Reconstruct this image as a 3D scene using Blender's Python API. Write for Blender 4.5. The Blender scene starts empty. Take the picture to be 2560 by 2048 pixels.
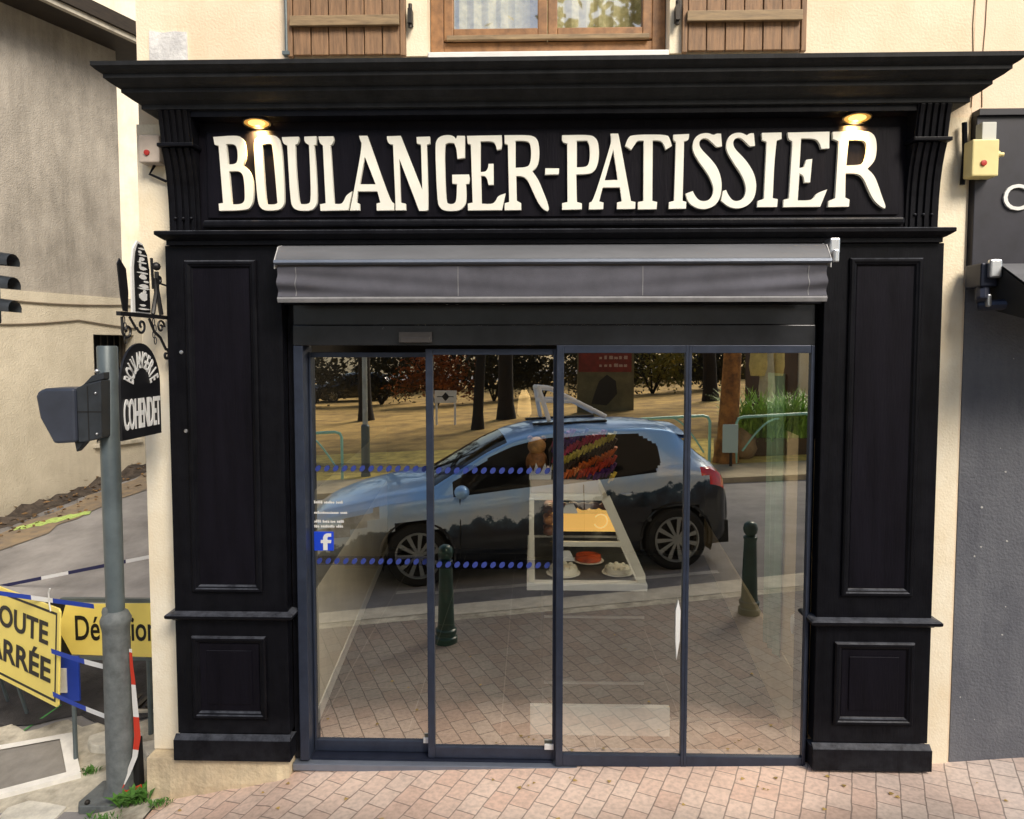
import bpy, bmesh, math, random
from mathutils import Vector, Matrix
from mathutils.geometry import tessellate_polygon
R = math.radians
random.seed(7)
SC = bpy.context.scene
COL = SC.collection

# ------------------------------------------------------------------ materials
def mat(name, col=(.5, .5, .5), rough=.6, metal=0., var=.0, vscale=6., var2=None, bump=0., bscale=60.,
        spec=.5, emit=None, estr=0., coat=0., stretch=(1, 1, 1), detail=6.):
    m = bpy.data.materials.new(name); m.use_nodes = True
    nt = m.node_tree; n = nt.nodes; l = nt.links
    b = n['Principled BSDF']
    b.inputs['Base Color'].default_value = (*col, 1)
    b.inputs['Roughness'].default_value = rough
    b.inputs['Metallic'].default_value = metal
    b.inputs['Specular IOR Level'].default_value = spec
    b.inputs['Coat Weight'].default_value = coat
    b.inputs['Coat Roughness'].default_value = .03
    if emit:
        b.inputs['Emission Color'].default_value = (*emit, 1); b.inputs['Emission Strength'].default_value = estr
    if var or bump:
        tc = n.new('ShaderNodeTexCoord'); mp = n.new('ShaderNodeMapping')
        mp.inputs['Scale'].default_value = stretch
        l.new(tc.outputs['Object'], mp.inputs['Vector'])
    if var:
        no = n.new('ShaderNodeTexNoise'); no.inputs['Scale'].default_value = vscale
        no.inputs['Detail'].default_value = detail; no.inputs['Roughness'].default_value = .65
        l.new(mp.outputs[0], no.inputs['Vector'])
        cr = n.new('ShaderNodeValToRGB')
        d = var2 if var2 else tuple(max(0, c * (1 - var)) for c in col)
        h = tuple(min(1, c * (1 + var * .6)) for c in col)
        cr.color_ramp.elements[0].position = .32; cr.color_ramp.elements[0].color = (*d, 1)
        cr.color_ramp.elements[1].position = .68; cr.color_ramp.elements[1].color = (*h, 1)
        l.new(no.outputs['Fac'], cr.inputs['Fac']); l.new(cr.outputs['Color'], b.inputs['Base Color'])
        mr = n.new('ShaderNodeMapRange'); mr.inputs['To Min'].default_value = max(.02, rough - .1)
        mr.inputs['To Max'].default_value = min(1, rough + .12)
        l.new(no.outputs['Fac'], mr.inputs['Value']); l.new(mr.outputs[0], b.inputs['Roughness'])
    if bump:
        nb = n.new('ShaderNodeTexNoise'); nb.inputs['Scale'].default_value = bscale; nb.inputs['Detail'].default_value = 5
        l.new(mp.outputs[0], nb.inputs['Vector'])
        bp = n.new('ShaderNodeBump'); bp.inputs['Strength'].default_value = bump; bp.inputs['Distance'].default_value = .01
        l.new(nb.outputs['Fac'], bp.inputs['Height']); l.new(bp.outputs[0], b.inputs['Normal'])
    return m

def glass_mat(name, refl=.35, tint=(.9, .95, .93), rough=0., gtint=(1, 1, 1)):
    m = bpy.data.materials.new(name); m.use_nodes = True
    nt = m.node_tree; n = nt.nodes; l = nt.links
    n.remove(n['Principled BSDF'])
    tr = n.new('ShaderNodeBsdfTransparent'); tr.inputs['Color'].default_value = (*tint, 1)
    gl = n.new('ShaderNodeBsdfGlossy'); gl.inputs['Roughness'].default_value = rough
    gl.inputs['Color'].default_value = (*gtint, 1)
    mx = n.new('ShaderNodeMixShader'); mx.inputs['Fac'].default_value = refl
    l.new(tr.outputs[0], mx.inputs[1]); l.new(gl.outputs[0], mx.inputs[2])
    l.new(mx.outputs[0], n['Material Output'].inputs['Surface'])
    return m

def brick_mat(name, c1, c2, mortar, bw, rh, rot, mort=.006, rough=.8, greyness=.35):
    m = bpy.data.materials.new(name); m.use_nodes = True
    nt = m.node_tree; n = nt.nodes; l = nt.links
    b = n['Principled BSDF']; b.inputs['Roughness'].default_value = rough
    tc = n.new('ShaderNodeTexCoord'); mp = n.new('ShaderNodeMapping')
    mp.inputs['Rotation'].default_value = (0, 0, rot)
    l.new(tc.outputs['Object'], mp.inputs['Vector'])
    wn = n.new('ShaderNodeTexNoise'); wn.inputs['Scale'].default_value = 9.; wn.inputs['Detail'].default_value = 2
    l.new(mp.outputs[0], wn.inputs['Vector'])
    va = n.new('ShaderNodeVectorMath'); va.operation = 'MULTIPLY_ADD'
    va.inputs[1].default_value = (.012, .012, 0); l.new(wn.outputs['Color'], va.inputs[0]); l.new(mp.outputs[0], va.inputs[2])
    br = n.new('ShaderNodeTexBrick'); br.inputs['Scale'].default_value = 1
    br.inputs['Brick Width'].default_value = bw; br.inputs['Row Height'].default_value = rh
    br.inputs['Mortar Size'].default_value = mort; br.inputs['Mortar Smooth'].default_value = .35
    br.inputs['Color1'].default_value = (*c1, 1); br.inputs['Color2'].default_value = (*c2, 1)
    br.inputs['Mortar'].default_value = (*mortar, 1); br.offset = .5
    l.new(va.outputs[0], br.inputs['Vector'])
    n1 = n.new('ShaderNodeTexNoise'); n1.inputs['Scale'].default_value = 1.1; n1.inputs['Detail'].default_value = 5
    l.new(tc.outputs['Object'], n1.inputs['Vector'])
    cr = n.new('ShaderNodeValToRGB')
    cr.color_ramp.elements[0].position = .38; cr.color_ramp.elements[0].color = (.55, .56, .58, 1)
    cr.color_ramp.elements[1].position = .6; cr.color_ramp.elements[1].color = (1, 1, 1, 1)
    l.new(n1.outputs['Fac'], cr.inputs['Fac'])
    mu = n.new('ShaderNodeMix'); mu.data_type = 'RGBA'; mu.blend_type = 'MULTIPLY'; mu.inputs['Factor'].default_value = .45
    l.new(br.outputs['Color'], mu.inputs['A']); l.new(cr.outputs['Color'], mu.inputs['B'])
    n2 = n.new('ShaderNodeTexNoise'); n2.inputs['Scale'].default_value = 38.; n2.inputs['Detail'].default_value = 6
    l.new(tc.outputs['Object'], n2.inputs['Vector'])
    c2r = n.new('ShaderNodeValToRGB')
    c2r.color_ramp.elements[0].position = .25; c2r.color_ramp.elements[0].color = (.62, .62, .62, 1)
    c2r.color_ramp.elements[1].position = .6; c2r.color_ramp.elements[1].color = (1, 1, 1, 1)
    l.new(n2.outputs['Fac'], c2r.inputs['Fac'])
    m2 = n.new('ShaderNodeMix'); m2.data_type = 'RGBA'; m2.blend_type = 'MULTIPLY'; m2.inputs['Factor'].default_value = .7
    l.new(mu.outputs['Result'], m2.inputs['A']); l.new(c2r.outputs['Color'], m2.inputs['B'])
    # grey towards the right-hand end of the pavement
    sx = n.new('ShaderNodeSeparateXYZ'); l.new(tc.outputs['Object'], sx.inputs[0])
    ad = n.new('ShaderNodeMath'); ad.operation = 'MULTIPLY_ADD'; ad.inputs[1].default_value = .8
    l.new(n1.outputs['Fac'], ad.inputs[0]); l.new(sx.outputs['X'], ad.inputs[2])
    mr = n.new('ShaderNodeMapRange'); mr.inputs['From Min'].default_value = 1.9; mr.inputs['From Max'].default_value = 3.3
    l.new(ad.outputs[0], mr.inputs['Value'])
    gm = n.new('ShaderNodeMath'); gm.operation = 'MULTIPLY'; gm.inputs[1].default_value = greyness; l.new(mr.outputs[0], gm.inputs[0])
    m3 = n.new('ShaderNodeMix'); m3.data_type = 'RGBA'; m3.blend_type = 'MIX'
    bw_ = n.new('ShaderNodeRGBToBW'); l.new(m2.outputs['Result'], bw_.inputs[0])
    l.new(gm.outputs[0], m3.inputs['Factor']); l.new(m2.outputs['Result'], m3.inputs['A']); l.new(bw_.outputs[0], m3.inputs['B'])
    # outer half painted darker to dim its reflection in the door glass
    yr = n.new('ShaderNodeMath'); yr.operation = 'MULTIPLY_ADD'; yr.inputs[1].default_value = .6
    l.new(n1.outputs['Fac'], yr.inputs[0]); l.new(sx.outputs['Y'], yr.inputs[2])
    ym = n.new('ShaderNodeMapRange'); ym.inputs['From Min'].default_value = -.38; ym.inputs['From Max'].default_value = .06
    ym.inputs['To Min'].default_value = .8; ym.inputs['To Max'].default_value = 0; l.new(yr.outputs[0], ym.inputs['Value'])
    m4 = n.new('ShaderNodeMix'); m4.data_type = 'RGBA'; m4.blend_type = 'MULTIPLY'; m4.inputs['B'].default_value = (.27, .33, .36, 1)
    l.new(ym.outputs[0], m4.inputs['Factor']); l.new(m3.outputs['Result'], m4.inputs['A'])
    l.new(m4.outputs['Result'], b.inputs['Base Color'])
    bp = n.new('ShaderNodeBump'); bp.inputs['Strength'].default_value = .5; bp.inputs['Distance'].default_value = .008
    inv = n.new('ShaderNodeMath'); inv.operation = 'SUBTRACT'; inv.inputs[0].default_value = 1
    l.new(br.outputs['Fac'], inv.inputs[1])
    a2 = n.new('ShaderNodeMath'); a2.operation = 'MULTIPLY_ADD'; a2.inputs[1].default_value = .35
    l.new(n2.outputs['Fac'], a2.inputs[0]); l.new(inv.outputs[0], a2.inputs[2])
    l.new(a2.outputs[0], bp.inputs['Height']); l.new(bp.outputs[0], b.inputs['Normal'])
    return m

def wall_mat(name, col, dirt, streak=.5, bump=.5, bscale=90., low=None, rough=.9, top=None, blot=1.6):
    """render / plaster with blotches, vertical streaks and dirt that gathers below z=low"""
    m = bpy.data.materials.new(name); m.use_nodes = True
    nt = m.node_tree; n = nt.nodes; l = nt.links
    b = n['Principled BSDF']; b.inputs['Roughness'].default_value = rough; b.inputs['Specular IOR Level'].default_value = .2
    g = n.new('ShaderNodeNewGeometry')
    mp = n.new('ShaderNodeMapping'); mp.inputs['Scale'].default_value = (1, 1, .14); l.new(g.outputs['Position'], mp.inputs[0])
    a = n.new('ShaderNodeTexNoise'); a.inputs['Scale'].default_value = 5.5; a.inputs['Detail'].default_value = 7; a.inputs['Roughness'].default_value = .7
    l.new(mp.outputs[0], a.inputs['Vector'])
    c = n.new('ShaderNodeTexNoise'); c.inputs['Scale'].default_value = blot; c.inputs['Detail'].default_value = 8; c.inputs['Roughness'].default_value = .7
    l.new(g.outputs['Position'], c.inputs['Vector'])
    mx = n.new('ShaderNodeMath'); mx.operation = 'MULTIPLY_ADD'; mx.inputs[1].default_value = streak
    l.new(a.outputs['Fac'], mx.inputs[0]); l.new(c.outputs['Fac'], mx.inputs[2])
    cr = n.new('ShaderNodeMapRange'); cr.inputs['From Min'].default_value = .38 + streak * .35; cr.inputs['From Max'].default_value = .62 + streak * .6
    cr.inputs['To Min'].default_value = 1; cr.inputs['To Max'].default_value = 0
    l.new(mx.outputs[0], cr.inputs['Value'])
    fac = cr.outputs[0]
    if low is not None:
        sx = n.new('ShaderNodeSeparateXYZ'); l.new(g.outputs['Position'], sx.inputs[0])
        ad = n.new('ShaderNodeMath'); ad.operation = 'MULTIPLY_ADD'; ad.inputs[1].default_value = .7
        l.new(c.outputs['Fac'], ad.inputs[0]); l.new(sx.outputs['Z'], ad.inputs[2])
        lr = n.new('ShaderNodeMapRange'); lr.inputs['From Min'].default_value = low + .2; lr.inputs['From Max'].default_value = low + .65
        lr.inputs['To Min'].default_value = 1; lr.inputs['To Max'].default_value = 0
        l.new(ad.outputs[0], lr.inputs['Value'])
        mm = n.new('ShaderNodeMath'); mm.operation = 'MAXIMUM'; l.new(fac, mm.inputs[0]); l.new(lr.outputs[0], mm.inputs[1]); fac = mm.outputs[0]
    x = n.new('ShaderNodeMix'); x.data_type = 'RGBA'
    x.inputs['A'].default_value = (*col, 1); x.inputs['B'].default_value = (*dirt, 1)
    l.new(fac, x.inputs['Factor']); l.new(x.outputs['Result'], b.inputs['Base Color'])
    f = n.new('ShaderNodeTexNoise'); f.inputs['Scale'].default_value = bscale; f.inputs['Detail'].default_value = 4
    l.new(g.outputs['Position'], f.inputs['Vector'])
    bp = n.new('ShaderNodeBump'); bp.inputs['Strength'].default_value = bump; bp.inputs['Distance'].default_value = .012
    l.new(f.outputs['Fac'], bp.inputs['Height']); l.new(bp.outputs[0], b.inputs['Normal'])
    return m

def bands_mat(name, cols, width, axis='X', rough=.5):
    """equal stripes along one object axis"""
    m = bpy.data.materials.new(name); m.use_nodes = True
    nt = m.node_tree; n = nt.nodes; l = nt.links
    b = n['Principled BSDF']; b.inputs['Roughness'].default_value = rough
    uv = n.new('ShaderNodeUVMap'); uv.uv_map = 'run'
    sx = n.new('ShaderNodeSeparateXYZ'); l.new(uv.outputs[0], sx.inputs[0])
    d = n.new('ShaderNodeMath'); d.operation = 'DIVIDE'; d.inputs[1].default_value = width * len(cols); l.new(sx.outputs['X'], d.inputs[0])
    f = n.new('ShaderNodeMath'); f.operation = 'FRACT'; l.new(d.outputs[0], f.inputs[0])
    cr = n.new('ShaderNodeValToRGB'); cr.color_ramp.interpolation = 'CONSTANT'
    cr.color_ramp.elements[0].color = (*cols[0], 1); cr.color_ramp.elements[1].position = 1 / len(cols); cr.color_ramp.elements[1].color = (*cols[1], 1)
    for i in range(2, len(cols)):
        e = cr.color_ramp.elements.new(i / len(cols)); e.color = (*cols[i], 1)
    l.new(f.outputs[0], cr.inputs['Fac']); l.new(cr.outputs['Color'], b.inputs['Base Color'])
    return m

# ------------------------------------------------------------------ mesh builder
class MB:
    def __init__(s): s.v = []; s.f = []; s.m = []; s.uv = {}
    def face(s, pts, mi=0):
        i = len(s.v); s.v += [tuple(p) for p in pts]; s.f.append(list(range(i, i + len(pts)))); s.m.append(mi)
    def box(s, x0, x1, y0, y1, z0, z1, mi=0):
        i = len(s.v)
        s.v += [(x0, y0, z0), (x1, y0, z0), (x1, y1, z0), (x0, y1, z0), (x0, y0, z1), (x1, y0, z1), (x1, y1, z1), (x0, y1, z1)]
        for q in ((0, 3, 2, 1), (4, 5, 6, 7), (0, 1, 5, 4), (1, 2, 6, 5), (2, 3, 7, 6), (3, 0, 4, 7)):
            s.f.append([i + k for k in q]); s.m.append(mi)
        return s
    def grid(s, rows, mi=0, closed=False):
        """rows: list of equal-length point lists"""
        i = len(s.v); w = len(rows[0])
        for r in rows: s.v += [tuple(p) for p in r]
        for a in range(len(rows) - 1):
            for b in range(w if closed else w - 1):
                c = (b + 1) % w
                s.f.append([i + a * w + b, i + a * w + c, i + (a + 1) * w + c, i + (a + 1) * w + b]); s.m.append(mi)
        return s
    def prism(s, pts, axis, a, b, mi=0, holes=()):
        """polygon pts (2D) extruded along axis from a to b. axis 'y': pts=(x,z); 'x': pts=(y,z); 'z': pts=(x,y)"""
        def P(p, t):
            return {'y': (p[0], t, p[1]), 'x': (t, p[0], p[1]), 'z': (p[0], p[1], t)}[axis]
        loops = [list(pts)] + [list(h) for h in holes]
        tri = tessellate_polygon([[Vector((p[0], p[1], 0)) for p in lp] for lp in loops])
        flat = [p for lp in loops for p in lp]
        i = len(s.v); n = len(flat)
        s.v += [P(p, a) for p in flat] + [P(p, b) for p in flat]
        for t in tri:
            s.f.append([i + k for k in t]); s.m.append(mi)
            s.f.append([i + n + k for k in reversed(t)]); s.m.append(mi)
        o = 0
        for lp in loops:
            k = len(lp)
            for q in range(k):
                s.f.append([i + o + q, i + o + (q + 1) % k, i + n + o + (q + 1) % k, i + n + o + q]); s.m.append(mi)
            o += k
        return s
    def tube(s, path, r, seg=8, mi=0, caps=True):
        pts = [Vector(p) for p in path]; rows = []
        rr = r if isinstance(r, (list, tuple)) else [r] * len(pts)
        up = None
        for k, p in enumerate(pts):
            t = (pts[min(k + 1, len(pts) - 1)] - pts[max(k - 1, 0)]).normalized()
            if up is None:
                up = Vector((0, 0, 1)) if abs(t.z) < .9 else Vector((1, 0, 0))
            a = t.cross(up).normalized(); b = a.cross(t).normalized(); up = b
            rows.append([p + (a * math.cos(2 * math.pi * j / seg) + b * math.sin(2 * math.pi * j / seg)) * rr[k] for j in range(seg)])
        s.grid(rows, mi, closed=True)
        if caps:
            s.face(rows[0], mi); s.face(list(reversed(rows[-1])), mi)
        return s
    def lathe(s, prof, c=(0, 0, 0), seg=20, axis='z', mi=0, caps=True):
        rows = []
        for r, h in prof:
            ring = []
            for j in range(seg):
                a = 2 * math.pi * j / seg; x, y = r * math.cos(a), r * math.sin(a)
                p = {'z': (x, y, h), 'y': (x, h, y), 'x': (h, x, y)}[axis]
                ring.append((c[0] + p[0], c[1] + p[1], c[2] + p[2]))
            rows.append(ring)
        s.grid(rows, mi, closed=True)
        if caps and prof[0][0] > 1e-5: s.face(rows[0], mi)
        if caps and prof[-1][0] > 1e-5: s.face(list(reversed(rows[-1])), mi)
        return s
    def ball(s, c, r, seg=10, rings=6, mi=0, sz=1., sx=1., sy=1.):
        rows = []
        for i in range(rings + 1):
            a = math.pi * i / rings
            rr = max(1e-4, math.sin(a)) * r
            rows.append([(c[0] + sx * rr * math.cos(2 * math.pi * j / seg), c[1] + sy * rr * math.sin(2 * math.pi * j / seg), c[2] - sz * r * math.cos(a)) for j in range(seg)])
        return s.grid(rows, mi, closed=True)
    def ring(s, x0, x1, z0, z1, y, prof, mi=0):
        """moulding swept round a rectangle in the xz plane with mitred corners; prof = [(inset, yoff)]"""
        rows = []
        for d, h in prof:
            rows.append([(x0 + d, y + h, z0 + d), (x1 - d, y + h, z0 + d), (x1 - d, y + h, z1 - d), (x0 + d, y + h, z1 - d)])
        return s.grid(rows, mi, closed=True)
    def sweep_u(s, x0, x1, yf, yb, prof, mi=0):
        """profile [(projection, z)] swept round the three free sides of a wall-mounted block"""
        rows = []
        for p, z in prof:
            rows.append([(x0 - p, yb, z), (x0 - p, yf - p, z), (x1 + p, yf - p, z), (x1 + p, yb, z)])
        s.grid(rows, mi); s.face(rows[0], mi); s.face(list(reversed(rows[-1])), mi)
        return s
    def xf(s, M):
        s.v = [tuple(M @ Vector(p)) for p in s.v]; return s
    def mesh(s, name, mats, off=(0, 0, 0), smooth=False, run=None):
        me = bpy.data.meshes.new(name)
        me.from_pydata([(p[0] - off[0], p[1] - off[1], p[2] - off[2]) for p in s.v], [], s.f)
        for m in (mats if isinstance(mats, (list, tuple)) else [mats]): me.materials.append(m)
        me.polygons.foreach_set('material_index', s.m)
        bm = bmesh.new(); bm.from_mesh(me)
        bmesh.ops.remove_doubles(bm, verts=bm.verts, dist=1e-5)
        bmesh.ops.recalc_face_normals(bm, faces=bm.faces)
        bm.to_mesh(me); bm.free()
        if run is not None:
            uv = me.uv_layers.new(name='run')
            for lp in me.loops:
                co = me.vertices[lp.vertex_index].co
                uv.data[lp.index].uv = (run(Vector((co[0] + off[0], co[1] + off[1], co[2] + off[2]))), 0)
        if smooth:
            me.polygons.foreach_set('use_smooth', [True] * len(me.polygons))
            me.set_sharp_from_angle(angle=R(smooth if smooth is not True else 40))
        me.update()
        return me

def props(o, label=None, cat=None, group=None, kind=None):
    if label: o['label'] = label
    if cat: o['category'] = cat
    if group: o['group'] = group
    if kind: o['kind'] = kind
    return o

def thing(name, label, cat, loc=(0, 0, 0), rot=(0, 0, 0), group=None):
    o = bpy.data.objects.new(name, None); COL.objects.link(o)
    o.empty_display_size = .1; o.location = loc; o.rotation_euler = rot
    return props(o, label, cat, group)

def root_of(o):
    while o.parent: o = o.parent
    return o

def part(name, mb, mats, parent=None, smooth=False, bev=0., label=None, world=True, run=None, flat=False):
    off = tuple(root_of(parent).location) if (parent and world) else (0, 0, 0)
    o = bpy.data.objects.new(name, mb.mesh(name, mats, off, smooth, run)); COL.objects.link(o)
    if parent: o.parent = parent
    if bev:
        md = o.modifiers.new('bevel', 'BEVEL'); md.width = bev; md.segments = 2; md.limit_method = 'ANGLE'; md.angle_limit = R(40)
    if label: o['label'] = label
    return o

def single(name, label, cat, mb, mats, loc=(0, 0, 0), group=None, smooth=False, bev=0., rot=(0, 0, 0), run=None, world=True):
    o = bpy.data.objects.new(name, mb.mesh(name, mats, loc if world else (0, 0, 0), smooth, run)); COL.objects.link(o); o.location = loc; o.rotation_euler = rot
    if bev:
        md = o.modifiers.new('bevel', 'BEVEL'); md.width = bev; md.segments = 2; md.limit_method = 'ANGLE'; md.angle_limit = R(40)
    return props(o, label, cat, group)

def struct(name, mb, mats, smooth=False):
    o = bpy.data.objects.new(name, mb.mesh(name, mats, (0, 0, 0), smooth)); COL.objects.link(o); o['kind'] = 'structure'
    return o

def copy_tree(o, parent=None):
    c = o.copy(); COL.objects.link(c)
    if parent: c.parent = parent
    for ch in list(o.children): copy_tree(ch, c)
    return c

def text_mb(txt, size, ext, sx=1., align='LEFT', spacing=1., bold=0.):
    """text as a mesh builder in the xz plane, face towards -y"""
    cu = bpy.data.curves.new('text', 'FONT'); cu.body = txt; cu.size = size; cu.extrude = ext; cu.align_x = align
    cu.space_character = spacing; cu.resolution_u = 4; cu.offset = bold * size
    ob = bpy.data.objects.new('text', cu); COL.objects.link(ob)
    bpy.context.view_layer.update()
    dg = bpy.context.evaluated_depsgraph_get()
    me = bpy.data.meshes.new_from_object(ob.evaluated_get(dg))
    mb = MB()
    mb.v = [(v.co.x * sx, -v.co.z, v.co.y) for v in me.vertices]
    mb.f = [list(p.vertices) for p in me.polygons]; mb.m = [0] * len(mb.f)
    bpy.data.objects.remove(ob); bpy.data.curves.remove(cu); bpy.data.meshes.remove(me)
    return mb

def fit(b, x0, x1, z0, z1, y=0.):
    xa, xb = min(p[0] for p in b.v), max(p[0] for p in b.v); za, zb = min(p[2] for p in b.v), max(p[2] for p in b.v)
    b.v = [(lerp(x0, x1, (p[0] - xa) / (xb - xa)), p[1] + y, lerp(z0, z1, (p[2] - za) / (zb - za))) for p in b.v]
    return b

def soften(pts, it=2, lim=58):
    for _ in range(it):
        out = []; n = len(pts)
        for i in range(n):
            p, q, r = Vector(pts[i - 1]), Vector(pts[i]), Vector(pts[(i + 1) % n])
            a, b = q - p, r - q
            if a.length < 1e-6 or b.length < 1e-6 or a.angle(b) > R(lim) or a.angle(b) < R(2): out.append(tuple(q)); continue
            out.append(tuple(q - a * .25)); out.append(tuple(q + b * .25))
        pts = out
    return pts

def offset(pts, d):
    a = sum(p[0] * q[1] - q[0] * p[1] for p, q in zip(pts, pts[1:] + pts[:1])); s = 1 if a > 0 else -1; out = []
    for i in range(len(pts)):
        p, q, r = Vector(pts[i - 1]), Vector(pts[i]), Vector(pts[(i + 1) % len(pts)])
        u, v = (q - p).normalized(), (r - q).normalized(); n = (Vector((-u.y, u.x)) + Vector((-v.y, v.x)))
        if n.length < .3: out.append(tuple(q)); continue
        n = n.normalized() * s; k = max(.5, n.dot(Vector((-u.y, u.x)) * s)); out.append(tuple(q + n * d / k))
    return out

def join(a, b):
    i = len(a.v); a.v += b.v; a.f += [[k + i for k in f] for f in b.f]; a.m += b.m
    return a

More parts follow.
